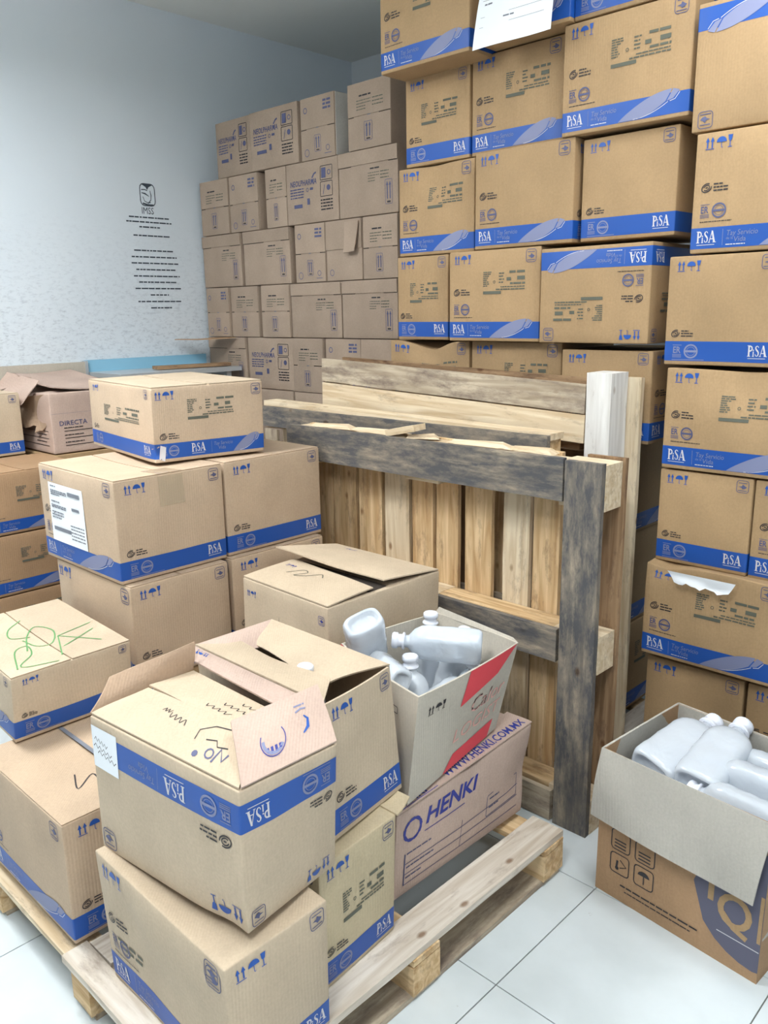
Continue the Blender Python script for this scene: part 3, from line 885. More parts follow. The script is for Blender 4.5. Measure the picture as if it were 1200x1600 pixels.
for i, (x0, x1, l, kind, lab) in enumerate(tl):
    B = taupe(x0, x1, ZL[l], ZL[l+1], kind, lab, seed=i+1, side_white=(i == 2), y0=2.78+random.Random(i).uniform(0, .012))
    if i == 12:
        Sheet('hanging_flap', B.root, (-2.915, 2.772, 2.005), (-2.822, 2.772, 2.005), (-2.835, 2.752, 1.872), (-2.905, 2.752, 1.868), M['taupe'], curl=.003)
    if i == 19:
        Sheet('loose_flap', B.root, (-3.99, 2.77, 1.474), (-3.80, 2.77, 1.478), (-3.90, 2.56, 1.475), (-4.06, 2.55, 1.472), M['kraft_dark'], curl=.004)
for j in range(4):   # lower layers, hidden in the photograph
    for x0, x1 in ((-4.07, -3.70), (-3.69, -3.33), (-3.32, -2.96), (-2.95, -2.59)):
        taupe(x0, x1, ZL[j], ZL[j+1], 'strip', 'taupe carton in the low rows hidden behind the pallets', seed=j, group='low taupe cartons behind the pallets')

# ------------------------------------------------------------------ pallets
def plank(name, parent, p0, p1, w, t, mat, up=(0, 0, 1), seed=0, chip=.002):
    """board from p0 to p1 (centre line, world), w wide across, t thick along up"""
    p0, p1 = Vector(p0), Vector(p1)
    ax = (p1-p0); L = ax.length; ax.normalize()
    up = Vector(up); side = up.cross(ax).normalized(); up = ax.cross(side)
    rnd = random.Random(seed*31+int(L*100))
    n = max(3, int(L/.12)); V, F = [], []
    for i in range(n+1):
        x = -L/2+L*i/n
        e = chip if 0 < i < n else chip*.6
        for sy, sz in ((-1, -1), (1, -1), (1, 1), (-1, 1)):
            V.append((x+(rnd.uniform(-e, e) if i in (0, n) else 0), sy*(w/2-rnd.uniform(0, e)), sz*(t/2-rnd.uniform(0, e*.6))))
    for i in range(n):
        for j in range(4):
            a, b = i*4+j, i*4+(j+1) % 4
            F.append((a, b, b+4, a+4))
    F += [(3, 2, 1, 0), tuple(n*4+j for j in range(4))]
    o = mesh_obj(name, V, F, mat, None)
    o.parent = parent
    R = Matrix((ax, side, up)).transposed().to_4x4()
    mw = Matrix.Translation((p0+p1)/2-parent.location) @ R
    o.matrix_local = mw
    return o

def floor_pallet(x0, x1, y0, y1, label, z=.135, boards=None, mats=None, seed=0, group=None, front=False):
    t = empty('wooden_pallet', ((x0+x1)/2, (y0+y1)/2, 0), label, 'pallet', group)
    mats = mats or [M['pine_white']]
    boards = boards or [(x0+.05+(x1-x0-.1)*i/6, .09) for i in range(7)]
    for i, (bxx, w) in enumerate(boards):
        ys = y0 if (i == 0 or not front) else y0+.055
        plank('deck_board', t, (bxx, ys, z-.01), (bxx, y1, z-.01), w, .02, mats[i % len(mats)], seed=seed+i)
    if front:
        plank('front_board', t, (x0+.495, y0+.020, z-.010), (boards[0][0]-boards[0][1]/2-.004, y0+.020, z-.010), .065, .020, M['pine_white'], seed=seed+40)
    for j, yy in enumerate((y0+.05, (y0+y1)/2, y1-.05)):
        plank('stringer_board', t, (x0, yy, z-.029), (x1, yy, z-.029), .095, .018, M['pine_pale'] if j == 0 else M['pine'], seed=seed+20+j)
        for xx in (x0+.045, (x0+x1)/2, x1-.045):
            plank('block', t, (xx-.045, yy, .055), (xx+.045, yy, .055), .10, z-.038-.018, M['pine'], seed=seed+j)
    for xx in (x0+.045, (x0+x1)/2, x1-.05):
        plank('bottom_board', t, (xx, y0+.01, .009), (xx, y1-.01, .009), .09, .018, M['pine_grey'], seed=seed+9)
    return t
floor_pallet(-2.205, -1.10, .655, 1.86, 'low wooden pallet carrying the open cartons in the foreground',
             boards=[(-1.155, .105), (-1.315, .08), (-1.47, .10), (-1.65, .10), (-1.83, .10), (-2.0, .10), (-2.15, .10)], mats=[M['pine_white']], seed=3, front=True)
floor_pallet(-2.45, -1.22, 2.50, 3.05, 'low pallet under the middle blue-banded cartons', seed=30)
floor_pallet(-1.20, -.30, 2.39, 2.95, 'low pallet under the right-hand blue-banded cartons', seed=40)
floor_pallet(-4.08, -2.55, 2.76, 3.3, 'low pallet under the taupe cartons', z=.110, seed=50)

# nearest upright pallet, seen from its underside
t = empty('upright_pallet', (-1.82, 2.11, 0), 'nearest upright pallet, blackened frame boards and pale slats, standing on edge', 'pallet')
DK, PI, PP = M['pine_dark'], M['pine'], M['pine_pale']
fy = 2.050
plank('frame_board', t, (-2.500, fy, 1.118), (-1.257, fy, 1.118), .128, .020, DK, up=(0, -1, 0), seed=1)
plank('frame_board', t, (-2.500, fy, .603), (-1.262, fy, .603), .105, .020, DK, up=(0, -1, 0), seed=2)
plank('frame_board', t, (-2.500, fy, .055), (-1.262, fy, .055), .105, .020, M['pine_grey'], up=(0, -1, 0), seed=3)
plank('end_board', t, (-1.191, fy, .0), (-1.191, fy, 1.178), .120, .022, DK, up=(0, -1, 0), seed=4)
plank('end_board', t, (-2.440, fy+.021, .0), (-2.440, fy+.021, 1.175), .115, .018, M['pine_grey'], up=(0, -1, 0), seed=5)
for zc, mt in ((1.105, M['pine_pale']), (.598, M['pine']), (.06, M['pine'])):
    for xc, L in ((-1.205, .15), (-1.82, .15), (-2.43, .13)):
        plank('block', t, (xc-L/2, 2.108, zc), (xc+L/2, 2.108, zc), .135 if zc > 1 else .118, .094, M['pine_pale'], up=(0, -1, 0), seed=int(zc*10)+int(-xc*7))
    plank('stringer_board', t, (-2.49, 2.110, zc+.047 if zc < 1 else zc+.052), (-1.14, 2.110, zc+.047 if zc < 1 else zc+.052), .088, .020, mt, up=(0, 0, 1), seed=int(zc*10))
for i, (a, b) in enumerate(((-2.495, -2.374), (-2.366, -2.240), (-2.225, -2.102), (-2.086, -1.964), (-1.950, -1.850), (-1.836, -1.737), (-1.707, -1.593), (-1.547, -1.444), (-1.430, -1.332))):
    plank('slat', t, ((a+b)/2, 2.166, .01), ((a+b)/2, 2.166, 1.175), b-a, .018, (PI, PI, M['pine'], PP)[i % 4], up=(0, -1, 0), seed=40+i)
plank('slat', t, (-1.185, 2.166, .01), (-1.185, 2.166, 1.18), .125, .018, M['pine_brown'], up=(0, -1, 0), seed=60)
# splintered wood on its top edge
for i, (px, L, rz, h) in enumerate(((-2.30, .22, .1, 0), (-2.05, .30, -.05, .004), (-1.85, .12, .5, .01), (-1.60, .26, .04, .0), (-1.40, .18, -.1, 0))):
    v = [(-L/2, -.02, 0), (L/2, -.03, 0), (L/2*.8, .03, 0), (-L/2*.7, .025, 0), (-L/2*.8, -.01, .012), (L/2*.7, -.015, .010), (L/2*.5, .02, .014), (-L/2*.5, .015, .010)]
    o = mesh_obj('splinter', v, bx(0, 1, 0, 1, 0, 1)[1], PP, t)
    o.location = (px+1.82, 0, 1.178); o.rotation_euler = (0, 0, rz)

o = plank('splinter', t, (-1.98, 2.085, 1.19), (-1.86, 2.10, 1.215), .07, .022, PP, seed=66)
# second upright pallet directly behind
t = empty('upright_pallet', (-2.15, 2.26, 0), 'middle upright pallet, its pale left end showing behind the nearest one', 'pallet')
plank('frame_board', t, (-2.86, 2.215, 1.17), (-1.42, 2.215, 1.17), .085, .018, DK, up=(0, -1, 0), seed=71)
plank('frame_board', t, (-2.86, 2.215, .60), (-1.42, 2.215, .60), .10, .018, M['pine_grey'], up=(0, -1, 0), seed=72)
plank('stringer_board', t, (-2.87, 2.262, 1.225), (-1.42, 2.262, 1.205), .080, .022, PP, seed=73)
plank('stringer_board', t, (-2.86, 2.262, .06), (-1.42, 2.262, .06), .075, .10, PI, seed=74)
plank('end_board', t, (-2.79, 2.198, .0), (-2.79, 2.198, 1.12), .085, .014, M['pine_grey'], up=(0, -1, 0), seed=75)
for xc in (-2.80, -2.15, -1.49):
    plank('block', t, (xc-.06, 2.262, 1.165), (xc+.06, 2.262, 1.165), .09, .078, PI, up=(0, -1, 0), seed=76)
for i in range(10):
    xc = -2.80+i*.140
    plank('slat', t, (xc, 2.312, .01), (xc, 2.312, 1.19), .105, .016, (PP, M['pine_brown'], PI)[i % 3], up=(0, -1, 0), seed=80+i)

# third, tallest upright pallet with the white end post
t = empty('upright_pallet', (-2.0, 2.42, 0), 'tallest upright pallet at the back, grey and cream boards with a white end post', 'pallet')
for i, (zl, zr, h, mt) in enumerate(((1.368, 1.318, .094, M['pine_grey']), (1.270, 1.222, .092, PP), (1.05, 1.01, .10, M['pine_grey']), (.80, .78, .10, PP), (.50, .49, .10, M['pine_grey']), (.06, .06, .10, PP))):
    plank('side_board', t, (-2.622, 2.352, zl), (-1.372, 2.352, zr), h, .018, mt, up=(0, -1, 0), seed=90+i)
for i, (zl, zr) in enumerate(((1.368, 1.325), (1.10, 1.08), (.7, .7), (.10, .10))):
    plank('back_board', t, (-2.63, 2.476, zl), (-1.30, 2.476, zr), .092, .016, M['pine_brown'], up=(0, -1, 0), seed=100+i)
plank('white_end_post', t, (-1.325, 2.395, 0), (-1.325, 2.395, 1.402), .088, .105, M['whitewood'], up=(0, -1, 0), seed=104)
plank('end_board', t, (-1.262, 2.462, .0), (-1.262, 2.462, 1.385), .05, .020, PP, up=(0, -1, 0), seed=105)
plank('end_block', t, (-2.60, 2.414, 0), (-2.60, 2.414, 1.40), .055, .098, PP, up=(0, -1, 0), seed=106)
plank('inner_board', t, (-2.55, 2.414, 1.20), (-1.40, 2.414, 1.16), .09, .02, M['pine_brown'], seed=107)

# ------------------------------------------------------------------ stacks in front of the left wall
def at_top(kfun):
    return kfun
G3 = 'blue-banded cartons on the left'
# front stack of three with the flat carton on top
banded(-2.74, -2.245, 1.185, .36, .135, .460, 'long', 'bottom carton of the white-labelled stack, hidden behind the green-marked one', side='shortn', seed=200, group='hidden low cartons on the left')
B = banded(-2.73, -2.235, 1.182, .362, .462, .790, 'long2', 'carton right under the white-labelled one, torn tape spot near its top edge', side='shortn', stamp=False, seed=201, group=G3, mat='kraft_mid', top=True)
def label_sheet(B):
    k = Ink(); W, H = B.W, B.H
    k.rect(W*.14, H*.22, W*.62, H*.84, 'paper', 4)
    return k
B = banded(-2.78, -2.268, 1.175, .392, .792, 1.118, 'long', 'carton with a big white address label on its left face', side='shortn', stamp=False, seed=202, group=G3, mat='kraft_mid', top=True)
B.ink([('front', label_sheet(B))], 'address_label', .0024)
k = Ink(); W, H = B.W, B.H
for i, (y, a, b) in enumerate(((.80, .17, .25), (.755, .17, .40), (.735, .17, .40), (.715, .17, .30), (.64, .17, .30), (.60, .17, .38), (.58, .17, .38), (.53, .17, .34), (.50, .17, .34), (.47, .17, .30))):
    k.words(W*a, W*b, H*y, .0045, 'greyink', i)
k.rect(W*.42, H*.745, W*.58, H*.785, 'greyink', 3); k.rect(W*.18, H*.34, W*.42, H*.38, 'greyink', 3); k.rect(W*.46, H*.60, W*.56, H*.63, 'greyink')
for i in range(5): k.words(W*.42, W*.60, H*(.43-.035*i), .004, 'greyink', i+4)
B.ink([('front', k)], 'label_print', .0032)
B.slab('top', B.W-.10, B.D*.5-.045, B.W-.003, B.D*.5+.045, M['tape'], .0006, .004, 'packing_tape'); 
k = Ink(); B.slab('right', B.D*.5-.045, H-.10, B.D*.5+.045, H-.004, M['tape'], .0006, .001, 'packing_tape')
# neighbouring stack behind it
banded(-2.72, -2.262, 1.575, .405, .135, .458, 'long', 'carton at the very bottom of the stack behind the white-labelled one', side='shortn', seed=203, group='hidden low cartons on the left')
banded(-2.73, -2.245, 1.568, .415, .460, .790, 'long', 'carton under the tall one beside the upright pallets, mostly hidden', side='shortn', stamp=False, seed=204, group=G3, mat='kraft_mid', top=True)
B = banded(-2.74, -2.275, 1.580, .425, .792, 1.118, 'long', 'carton right of the white-labelled one, touching the upright pallets', side='shortn', stamp=False, seed=205, group=G3, mat='kraft_mid', top=True)
# flat carton on top
crn = [(-2.975, 1.480, 1.125), (-2.405, 1.402, 1.125), (-2.335, 1.800, 1.125), (-2.91, 1.885, 1.125),
       (-2.98, 1.485, 1.368), (-2.425, 1.418, 1.368), (-2.345, 1.812, 1.372), (-2.92, 1.895, 1.372)]
B = banded(0, 0, 0, 0, 0, 0, 'short', 'flat carton with a punched band corner on top of the white-labelled one', side='long2', seed=206, group=G3, crn=crn, top=False, bh=.050, mat='kraft_mid', dents=((1, 0, .12, .03, -.012, .012, 0),))
W, D, H = B.W, B.D, B.H
B.slab('top', .003, .003, W-.003, D/2-.004, M['kraft_pale'], .004, .0004, 'top_flap'); B.slab('top', .003, D/2+.004, W-.003, D-.003, M['kraft_pale'], .004, .0004, 'top_flap')
k = Ink(); k.poly([(.012, .012), (.034, .004), (.040, .050), (.020, .058)], 'pale'); k.poly([(.018, .010), (.032, .012), (.030, .030)], 'dark')
B.ink([('right', k)], 'torn_patch', .0022)
# a pallet below these stacks
floor_pallet(-3.30, -2.225, 1.14, 2.01, 'low pallet under the white-labelled stack, hidden by the green-marked carton', seed=110)

# green-marked low carton and the carton below it
B = banded(-2.200, -1.712, .680, .425, .137, .460, 'long', 'long carton on the left pallet edge carrying the green-marked carton', side='shortn', stamp=False, seed=210, group=G3, mat='kraft_mid', top=False, bulge=.005)
W, D, H = B.W, B.D, B.H
B.slab('top', .003, .003, W-.003, D*.5-.003, M['kraft_mid'], .003, .0004, 'top_flap'); B.slab('top', .003, D*.5+.003, W-.003, D-.003, M['kraft_mid'], .003, .0004, 'top_flap')
k = Ink(); k.ribbon(curve([(W*.60, D*.30), (W*.75, D*.24), (W*.66, D*.38), (W*.80, D*.36)]), .004, 'dark'); k.rect(.004, D*.5-.006, W-.004, D*.5+.006, 'greyink')
B.ink([('top', k)], 'marker_strokes', .0042)
crn = [(-2.655, .790, .466), (-2.163, .765, .466), (-2.160, 1.118, .466), (-2.66, 1.140, .466),
       (-2.650, .785, .668), (-2.133, .762, .664), (-2.142, 1.118, .662), (-2.66, 1.140, .664)]
B = banded(0, 0, 0, 0, 0, 0, 'long', 'low carton with green marker letters on its top', side='shortn', stamp=False, seed=211, group=G3, crn=crn, mat='kraft_pale', bh=.052)
W, D, H = B.W, B.D, B.H
B.slab('top', .003, .003, W-.003, D*.48, M['kraft_pale'], .004, .0004, 'top_flap'); B.slab('top', .003, D*.48+.005, W-.003, D-.003, M['kraft_pale'], .004, .0004, 'top_flap')
k = Ink()
for pts in ([(.60, .66), (.74, .92), (.72, .70)], [(.60, .66), (.80, .86), (.62, .60)], [(.66, .74), (.82, .70)]):
    pass
# strokes in face coordinates (metres): x towards the camera's right, y away
def st(pts, w=.0045): k.ribbon(curve([(W*a, D*b) for a, b in pts]), w, 'green')
k.ribbon([(W*.90, D*.47), (W*.60, D*.62), (W*.56, D*.94)], .0042, 'green')
k.ribbon([(W*.60, D*.62), (W*.86, D*.84)], .0042, 'green'); k.ribbon([(W*.66, D*.90), (W*.78, D*.56)], .0042, 'green')
st([(.92, .10), (.66, .22), (.62, .34), (.76, .30), (.90, .14), (.97, .40)]); st([(.70, .30), (.48, .42), (.36, .56), (.50, .64), (.68, .52), (.66, .40), (.52, .36)])
st([(.20, .52), (.30, .36), (.44, .30), (.50, .44)])
B.ink([('top', k)], 'marker_letters', .0055)

# far-left stack against the wall
G4 = 'dim cartons at the left picture edge'
for j, (z0, z1, lab) in enumerate(((0, .243, 'lowest dim carton at the left picture edge'), (.245, .488, 'second lowest dim carton at the left picture edge, beyond the green letters'),
                                   (.49, .742, 'dim banded carton at the left edge, beside the stack with the white label'), (.744, .998, 'dim stamped carton at the left edge, directly below the small leftmost carton'))):
    banded(-3.72, -3.35, 1.10+.01*j, .46, z0, z1, 'short', lab, side='long', seed=220+j, group=G4, mat='kraft_dark', top=(j == 3), bh=.046)
banded(-4.06, -3.725, 1.12, .42, 0, .33, 'long', 'plain carton in the hidden corner by the left wall', seed=230, group='hidden cartons by the left wall')
banded(-4.06, -3.725, 1.12, .42, .332, .665, 'long', 'plain carton in the hidden corner by the left wall', seed=231, group='hidden cartons by the left wall')
banded(-4.06, -3.725, 1.12, .42, .667, .998, 'long', 'plain carton in the hidden corner by the left wall', seed=232, group='hidden cartons by the left wall')
for j in range(3):
    banded(-4.05, -3.60, 1.59, .42, j*.333, (j+1)*.333-.002, 'long', 'plain carton in the hidden corner by the left wall', seed=233+j, group='hidden cartons by the left wall')
banded(-4.06, -3.745, 1.13, .405, 1.0, 1.275, 'long', 'small leftmost banded carton beside the torn archive box', side='shortn', seed=240, group=G4, mat='kraft_pale', bh=.05, top=True)
# torn pink archive box
B = Carton('archive_box', corners(-4.045, -3.615, 1.61, 1.96, 1.000, 1.270), 'torn pinkish archive box with its lid crumpled open', 'box', None, bulge=-.004, seed=9, dents=((.3, 0, .85, .10, 0, .05, -.05),))
B.body(M['pink'])
k = Ink(); W, D, H = B.W, B.D, B.H
for z in (.12, .24, .36): k.rect(D*.16, H*z, D, H*z+.003, 'dark', 4)
for z in (.17, .29, .41): k.words(D*.16, D*.42, H*z, .004, 'dark', 2)
k.text('DIRECTA', D*.10, H*.46, .030, 'slate', .01, sx=1.1)
k.rect(0, H*.66, D, H*.664, 'greyink', 3); k.disc(D*.62, H*.72, .022, 'black', 14)
k2 = Ink()
for z in (.12, .24, .36): k2.rect(0, H*z, W*.9, H*z+.003, 'dark', 5)
for z in (.18, .30): k2.words(W*.6, W*.85, H*z, .004, 'dark', 2)
B.ink([('right', k), ('front', k2)])
Sheet('lid', B.root, (-4.05, 1.93, 1.345), (-3.62, 1.96, 1.285), (-3.63, 1.66, 1.300), (-4.06, 1.62, 1.350), M['pink'], curl=.012, t=.004, wav=.014, ragged=.06, seed=3)
Sheet('lid_side', B.root, (-4.06, 1.62, 1.350), (-3.72, 1.62, 1.325), (-3.76, 1.54, 1.235), (-4.06, 1.55, 1.29), M['pink'], curl=.01, t=.004, wav=.012, ragged=.16, seed=5)
Sheet('crumpled_flap', B.root, (-3.95, 1.60, 1.235), (-3.66, 1.61, 1.265), (-3.68, 1.60, 1.10), (-3.92, 1.565, 1.13), M['inside'], curl=.02, t=.004, wav=.012, ragged=.10, seed=7)

# wall rail, steel shelf, plank and leaning board along the left wall
t = empty('wall_shelf', (-3.98, 2.4, 1.30), 'grey steel shelf top with a light blue back rail on the left wall', 'shelf')
mesh_obj('shelf_top', *[ [(x, y-2.4, z-1.30) for x, y, z in bx(0, 0, 0, 0, 0, 0)[0]] , []], M['metal'], t) if False else None
v, f = bx(-.11, .23, -.36, .365, 0, .022); mesh_obj('shelf_top', v, f, M['metal'], t)
v, f = bx(-.117, -.105, -.37, .365, .022, .082); mesh_obj('blue_rail', v, f, M['railblue'], t)
for yy in (-.30, .30):
    v, f = bx(-.11, .20, yy-.015, yy+.015, -.02, 0); mesh_obj('bracket', v, f, M['metal'], t)
    v, f = bx(.17, .20, yy-.015, yy+.015, -1.30, -.02); mesh_obj('leg', v, f, M['metal'], t)
t = empty('wood_plank', (-3.87, 2.55, 1.325), 'short brown wooden plank lying on the steel wall shelf', 'plank')
plank('board', t, (-3.90, 2.32, 1.334), (-3.84, 2.74, 1.334), .07, .018, M['pine_brown'], seed=8)
t = empty('leaning_board', (-4.075, 1.70, 0), 'pale grey-beige board leaning against the wall behind the torn archive box', 'board')
v, f = bx(-.022, .008, -.55, .32, 0, 1.375); mesh_obj('panel', v, f, M['grey'], t)
v, f = bx(-.024, .010, .32, .335, 0, 1.38); mesh_obj('edge_strip', v, f, M['metal'], t)

# ------------------------------------------------------------------ bottles
def lathe(profile, n=28, sup=3.2):
    V, F = [], []
    for z, a, b, p in profile:
        for i in range(n):
            t = 2*math.pi*i/n; c, s = math.cos(t), math.sin(t)
            e = 2/p
            V.append((a*math.copysign(abs(c)**e, c), b*math.copysign(abs(s)**e, s), z))
    m = len(profile)
    for j in range(m-1):
        for i in range(n):
            a, b = j*n+i, j*n+(i+1) % n
            F.append((a, b, b+n, a+n))
    F.append(tuple(range(n))[::-1]); F.append(tuple((m-1)*n+i for i in range(n)))
    return V, F
BOTTLE = {}
def bottle(loc, axis, spin, label, s=1.0, kind=0, group=None, spot=False):
    if kind not in BOTTLE:
        body = lathe([(.012, .020, .010, 3), (.011, .030, .017, 3), (.002, .034, .020, 3), (0, .038, .024, 3.2), (.003, .042, .028, 3.4), (.010, .045, .030, 3.6), (.03, .046, .031, 3.6), (.05, .0445, .030, 3.6), (.075, .046, .031, 3.6), (.10, .0445, .030, 3.6), (.125, .046, .031, 3.4), (.145, .044, .030, 3), (.160, .036, .026, 2.6), (.170, .024, .020, 2.2), (.176, .016, .015, 2), (.190, .0135, .0135, 2)])
        cap = lathe([(.184, .019, .019, 2), (.186, .021, .021, 2), (.189, .021, .021, 2), (.191, .016, .016, 2), (.200, .0155, .0155, 2), (.202, .0195, .0195, 2), (.212, .0195, .0195, 2), (.215, .017, .017, 2), (.2155, .010, .010, 2), (.213, .008, .008, 2), (.213, .001, .001, 2)], n=20)
        BOTTLE[kind] = (body, cap, lathe([(.217, .0055, .0055, 2), (.2185, .0055, .0055, 2)], n=12))
    t = empty('plastic_bottle', loc, label, 'bottle', group)
    q = Vector((0, 0, 1)).rotation_difference(Vector(axis).normalized())
    t.rotation_mode = 'QUATERNION'
    from mathutils import Quaternion
    t.rotation_quaternion = q @ Quaternion((0, 0, 1), spin)
    t.scale = (s, s, s)
    bm, cm, nm = BOTTLE[kind]
    if isinstance(bm, tuple):
        b = mesh_obj('bottle_body', *bm, M['bottle'], t, smooth=True); c = mesh_obj('cap', *cm, M['capwhite'], t, smooth=True)
        BOTTLE[kind] = (b.data, c.data, nm)
    else:
        for nme, me in (('bottle_body', bm), ('cap', cm)):
            o = bpy.data.objects.new(nme, me); COL.objects.link(o); o.parent = t
    if spot:
        v = [(x, -.0325, z) for x, z in ((-.012, .06), (.012, .06), (.012, .085), (-.012, .085))]
        mesh_obj('printed_spot', v, [(0, 1, 2, 3)], M['orange'], t)
    return t

# ------------------------------------------------------------------ open cartons
def open_walls(B, mat, t=.005, inner=None, name='body'):
    """four walls and a floor with real board thickness"""
    W, D, H = B.W, B.D, B.H
    V, F = [], []
    def grid(mk, na, nb, flip):
        n = len(V)
        P = np.array([mk(i/na, j/nb) for i in range(na+1) for j in range(nb+1)], float)
        V.extend(list(B.surf2(P)))
        for i in range(na):
            for j in range(nb):
                a = n+i*(nb+1)+j; q = (a, a+nb+1, a+nb+2, a+1)
                F.append(q[::-1] if flip else q)
    for y, fl in ((0, False), (t, True), (D-t, False), (D, True)):
        x0, x1 = (0, W) if y in (0, D) else (t, W-t)
        grid(lambda a, b: (x0+(x1-x0)*a, y, H*b), 10, 8, fl)
    for x, fl in ((0, True), (t, False), (W-t, True), (W, False)):
        y0, y1 = (0, D) if x in (0, W) else (t, D-t)
        grid(lambda a, b: (x, y0+(y1-y0)*a, H*b), 10, 8, fl)
    grid(lambda a, b: (W*a, D*b, 0), 10, 10, True); grid(lambda a, b: (W*a, D*b, t), 10, 10, False)
    grid(lambda a, b: (W*a, t*b, H), 10, 1, False); grid(lambda a, b: (W*a, D-t+t*b, H), 10, 1, False)
    grid(lambda a, b: (t*a, D*b, H), 1, 10, False); grid(lambda a, b: (W-t+t*a, D*b, H), 1, 10, False)
    return mesh_obj(name, V, F, mat, B.root, smooth=False)
def surf2(self, p):
    dim = np.array([self.W, self.D, self.H]); t = p/dim
    a = np.clip(t, 0, 1)*2-1
    out = self.tri(t)
    bul = np.zeros_like(out)
    bul[:, 0] = self.b*a[:, 0]**3*(1-a[:, 1]**2)*(1+a[:, 2])*.5
    bul[:, 1] = self.b*a[:, 1]**3*(1-a[:, 0]**2)*(1+a[:, 2])*.5
    out = out+bul
    for (cx, cy, cz, rad, dx, dy, dz) in self.dents:
        g = np.exp(-(((p-np.array([cx*self.W, cy*self.D, cz*self.H]))/rad)**2).sum(1))[:, None]
        out = out+g*np.array([dx, dy, dz])
    return out
Carton.surf2 = surf2

class OpenCarton(Carton):
    """as Carton, but print and bands follow the open walls"""
    def surf(self, p, off=0.0, n=None):
        nn = np.zeros_like(p)
        if n is not None: nn = nn+np.array(n, float)
        return self.surf2(p)+nn*off

# --- upside-down carton in the foreground
crn = [(-1.575, .712, .458), (-1.120, .762, .458), (-1.150, 1.020, .458), (-1.600, .985, .458),
       (-1.572, .712, .776), (-1.100, .752, .776), (-1.095, .985, .776), (-1.600, .990, .776)]
B = Carton('cardboard_box', crn, 'upside-down open carton with white label and handwriting, nearest the camera', 'box', None, bulge=.006, seed=4, dents=((.9, 0, .05, .06, .0, .01, .0),))
B.body(M['kraft_pale'])
W, D, H = B.W, B.D, B.H
B.band(H-.030-.062, H-.030, mat='blue')
k = face_ink('long2', W, H, .062, .030, False, False).turned(W, H)
k.rect(0.004, H-.115, W*.205, H-.018, 'paper', 2)
for i, (y, a, b) in enumerate(((.045, .03, .13), (.062, .02, .16), (.075, .05, .19))):
    k.ribbon([(W*(a+(b-a)*j/9), H-y-.012*j/9+(.005 if j % 2 else -.004)) for j in range(10)], .0022, 'dark')
k2 = face_ink('short', D, H, .062, .030, False).turned(D, H)
B.ink([('front', k), ('right', k2)])
# the folded-in flaps of its open side
fz = .778
F1 = Sheet('front_flap', B.root, (-1.570, .716, fz), (-1.104, .756, fz), (-1.20, .880, fz+.020), (-1.565, .850, fz+.010), M['kraft_pale'], curl=.004, wav=.004, seed=1)
k = Ink()
k.ribbon(curve([(.14+.006*i, .085+.010*(i % 2)) for i in range(6)]), .0022, 'dark'); k.ribbon(curve([(.175+.010*i, .075+.014*((i+1) % 2)-.001*i) for i in range(8)]), .0024, 'dark')
k.ribbon([(.30, .05), (.295, .075), (.33, .10), (.38, .108)], .003, 'dark'); k.ribbon([(.33, .06), (.36, .068), (.37, .055), (.40, .062)], .003, 'dark')
k.ring(.36, .035, .011, .004, 'slate', 10); k.ribbon([(.375, .02), (.385, .055), (.40, .03), (.41, .05)], .005, 'slate'); k.disc(.325, .022, .008, 'slate', 8)
F1.ink(k, .466, .13, name='handwriting')
F2 = Sheet('back_flap', B.root, (-1.095, .985, fz-.004), (-1.598, .988, fz-.004), (-1.585, .862, fz+.004), (-1.20, .885, fz+.006), M['kraft_pale'], curl=.002, wav=.003, seed=2)
k = Ink()
for r_ in range(3): k.ribbon(curve([(.50-.30-.012*i+r_*.02+.05, .03+r_*.028+.010*(i % 2)) for i in range(9)]), .0022, 'dark')
kk = Ink(); kk.text('Ma FEB 1', 0, 0, .028, 'blue', .01, .2)
for v, f, m in kk.items: k.items.append((np.stack([.17-v[:, 0], .075-v[:, 1]], 1), f, m))
F2.ink(k, .5, .12, name='handwriting')
F3 = Sheet('left_flap', B.root, (-1.600, .988, .780), (-1.575, .718, .780), (-1.622, .790, .822), (-1.612, 1.005, .842), M['inside'], curl=-.006, wav=.004, seed=3)
F4 = Sheet('right_flap', B.root, (-1.100, .758, .780), (-1.096, .985, .780), (-1.235, 1.060, .828), (-1.238, .838, .828), M['pink'], curl=.006, wav=.003, seed=4)
k = Ink()
k.ring(.085, .060, .030, .0022, 'navy', 16, 1.1, math.radians(150), math.radians(395)); k.ring(.085, .060, .024, .007, 'lav', 12, 1.1, math.radians(170), math.radians(330))
for i in range(4): k.rect(.066+.010*i, .034+.003*abs(i-1.5), .072+.010*i, .048, 'navy')
k.ribbon([(.158, .045), (.172, .055), (.176, .072), (.168, .082)], [.003, .008, .006, .003], 'blue'); k.ribbon([(.150, .095), (.165, .10), (.178, .098)], .004, 'lav'); k.words(.150, .178, .108, .004, 'lav', 2)
F4.ink(k, .23, .145)
# bottom hem flaps folded up against its lower edges, with their blue marks
# --- crushed carton below it
crn = [(-1.560, .700, .136), (-1.100, .700, .136), (-1.100, .945, .136), (-1.560, .945, .136),
       (-1.572, .690, .462), (-1.106, .700, .430), (-1.090, .940, .450), (-1.570, .945, .462)]
B = banded(0, 0, 0, 0, 0, 0, 'long', 'crushed carton on the pallet corner, directly below the upside-down one', side='shortn', crn=crn, mat='kraft_pale', seed=6, bulge=.008, stamp=False, group=None,
           dents=((.25, 0, .66, .05, .0, .012, 0), (.35, 0, .45, .10, 0, .010, 0)))
W, D, H = B.W, B.D, B.H
k = Ink(); square_icon(k, W*.88, H*.80, .042, 'slate', 'slate'); k.words(W*.12, W*.34, H*.40, .010, 'stamp', 3, .8); k.words(W*.18, W*.34, H*.35, .010, 'stamp', 4, .8)
B.ink([('front', k)], 'batch_marks')

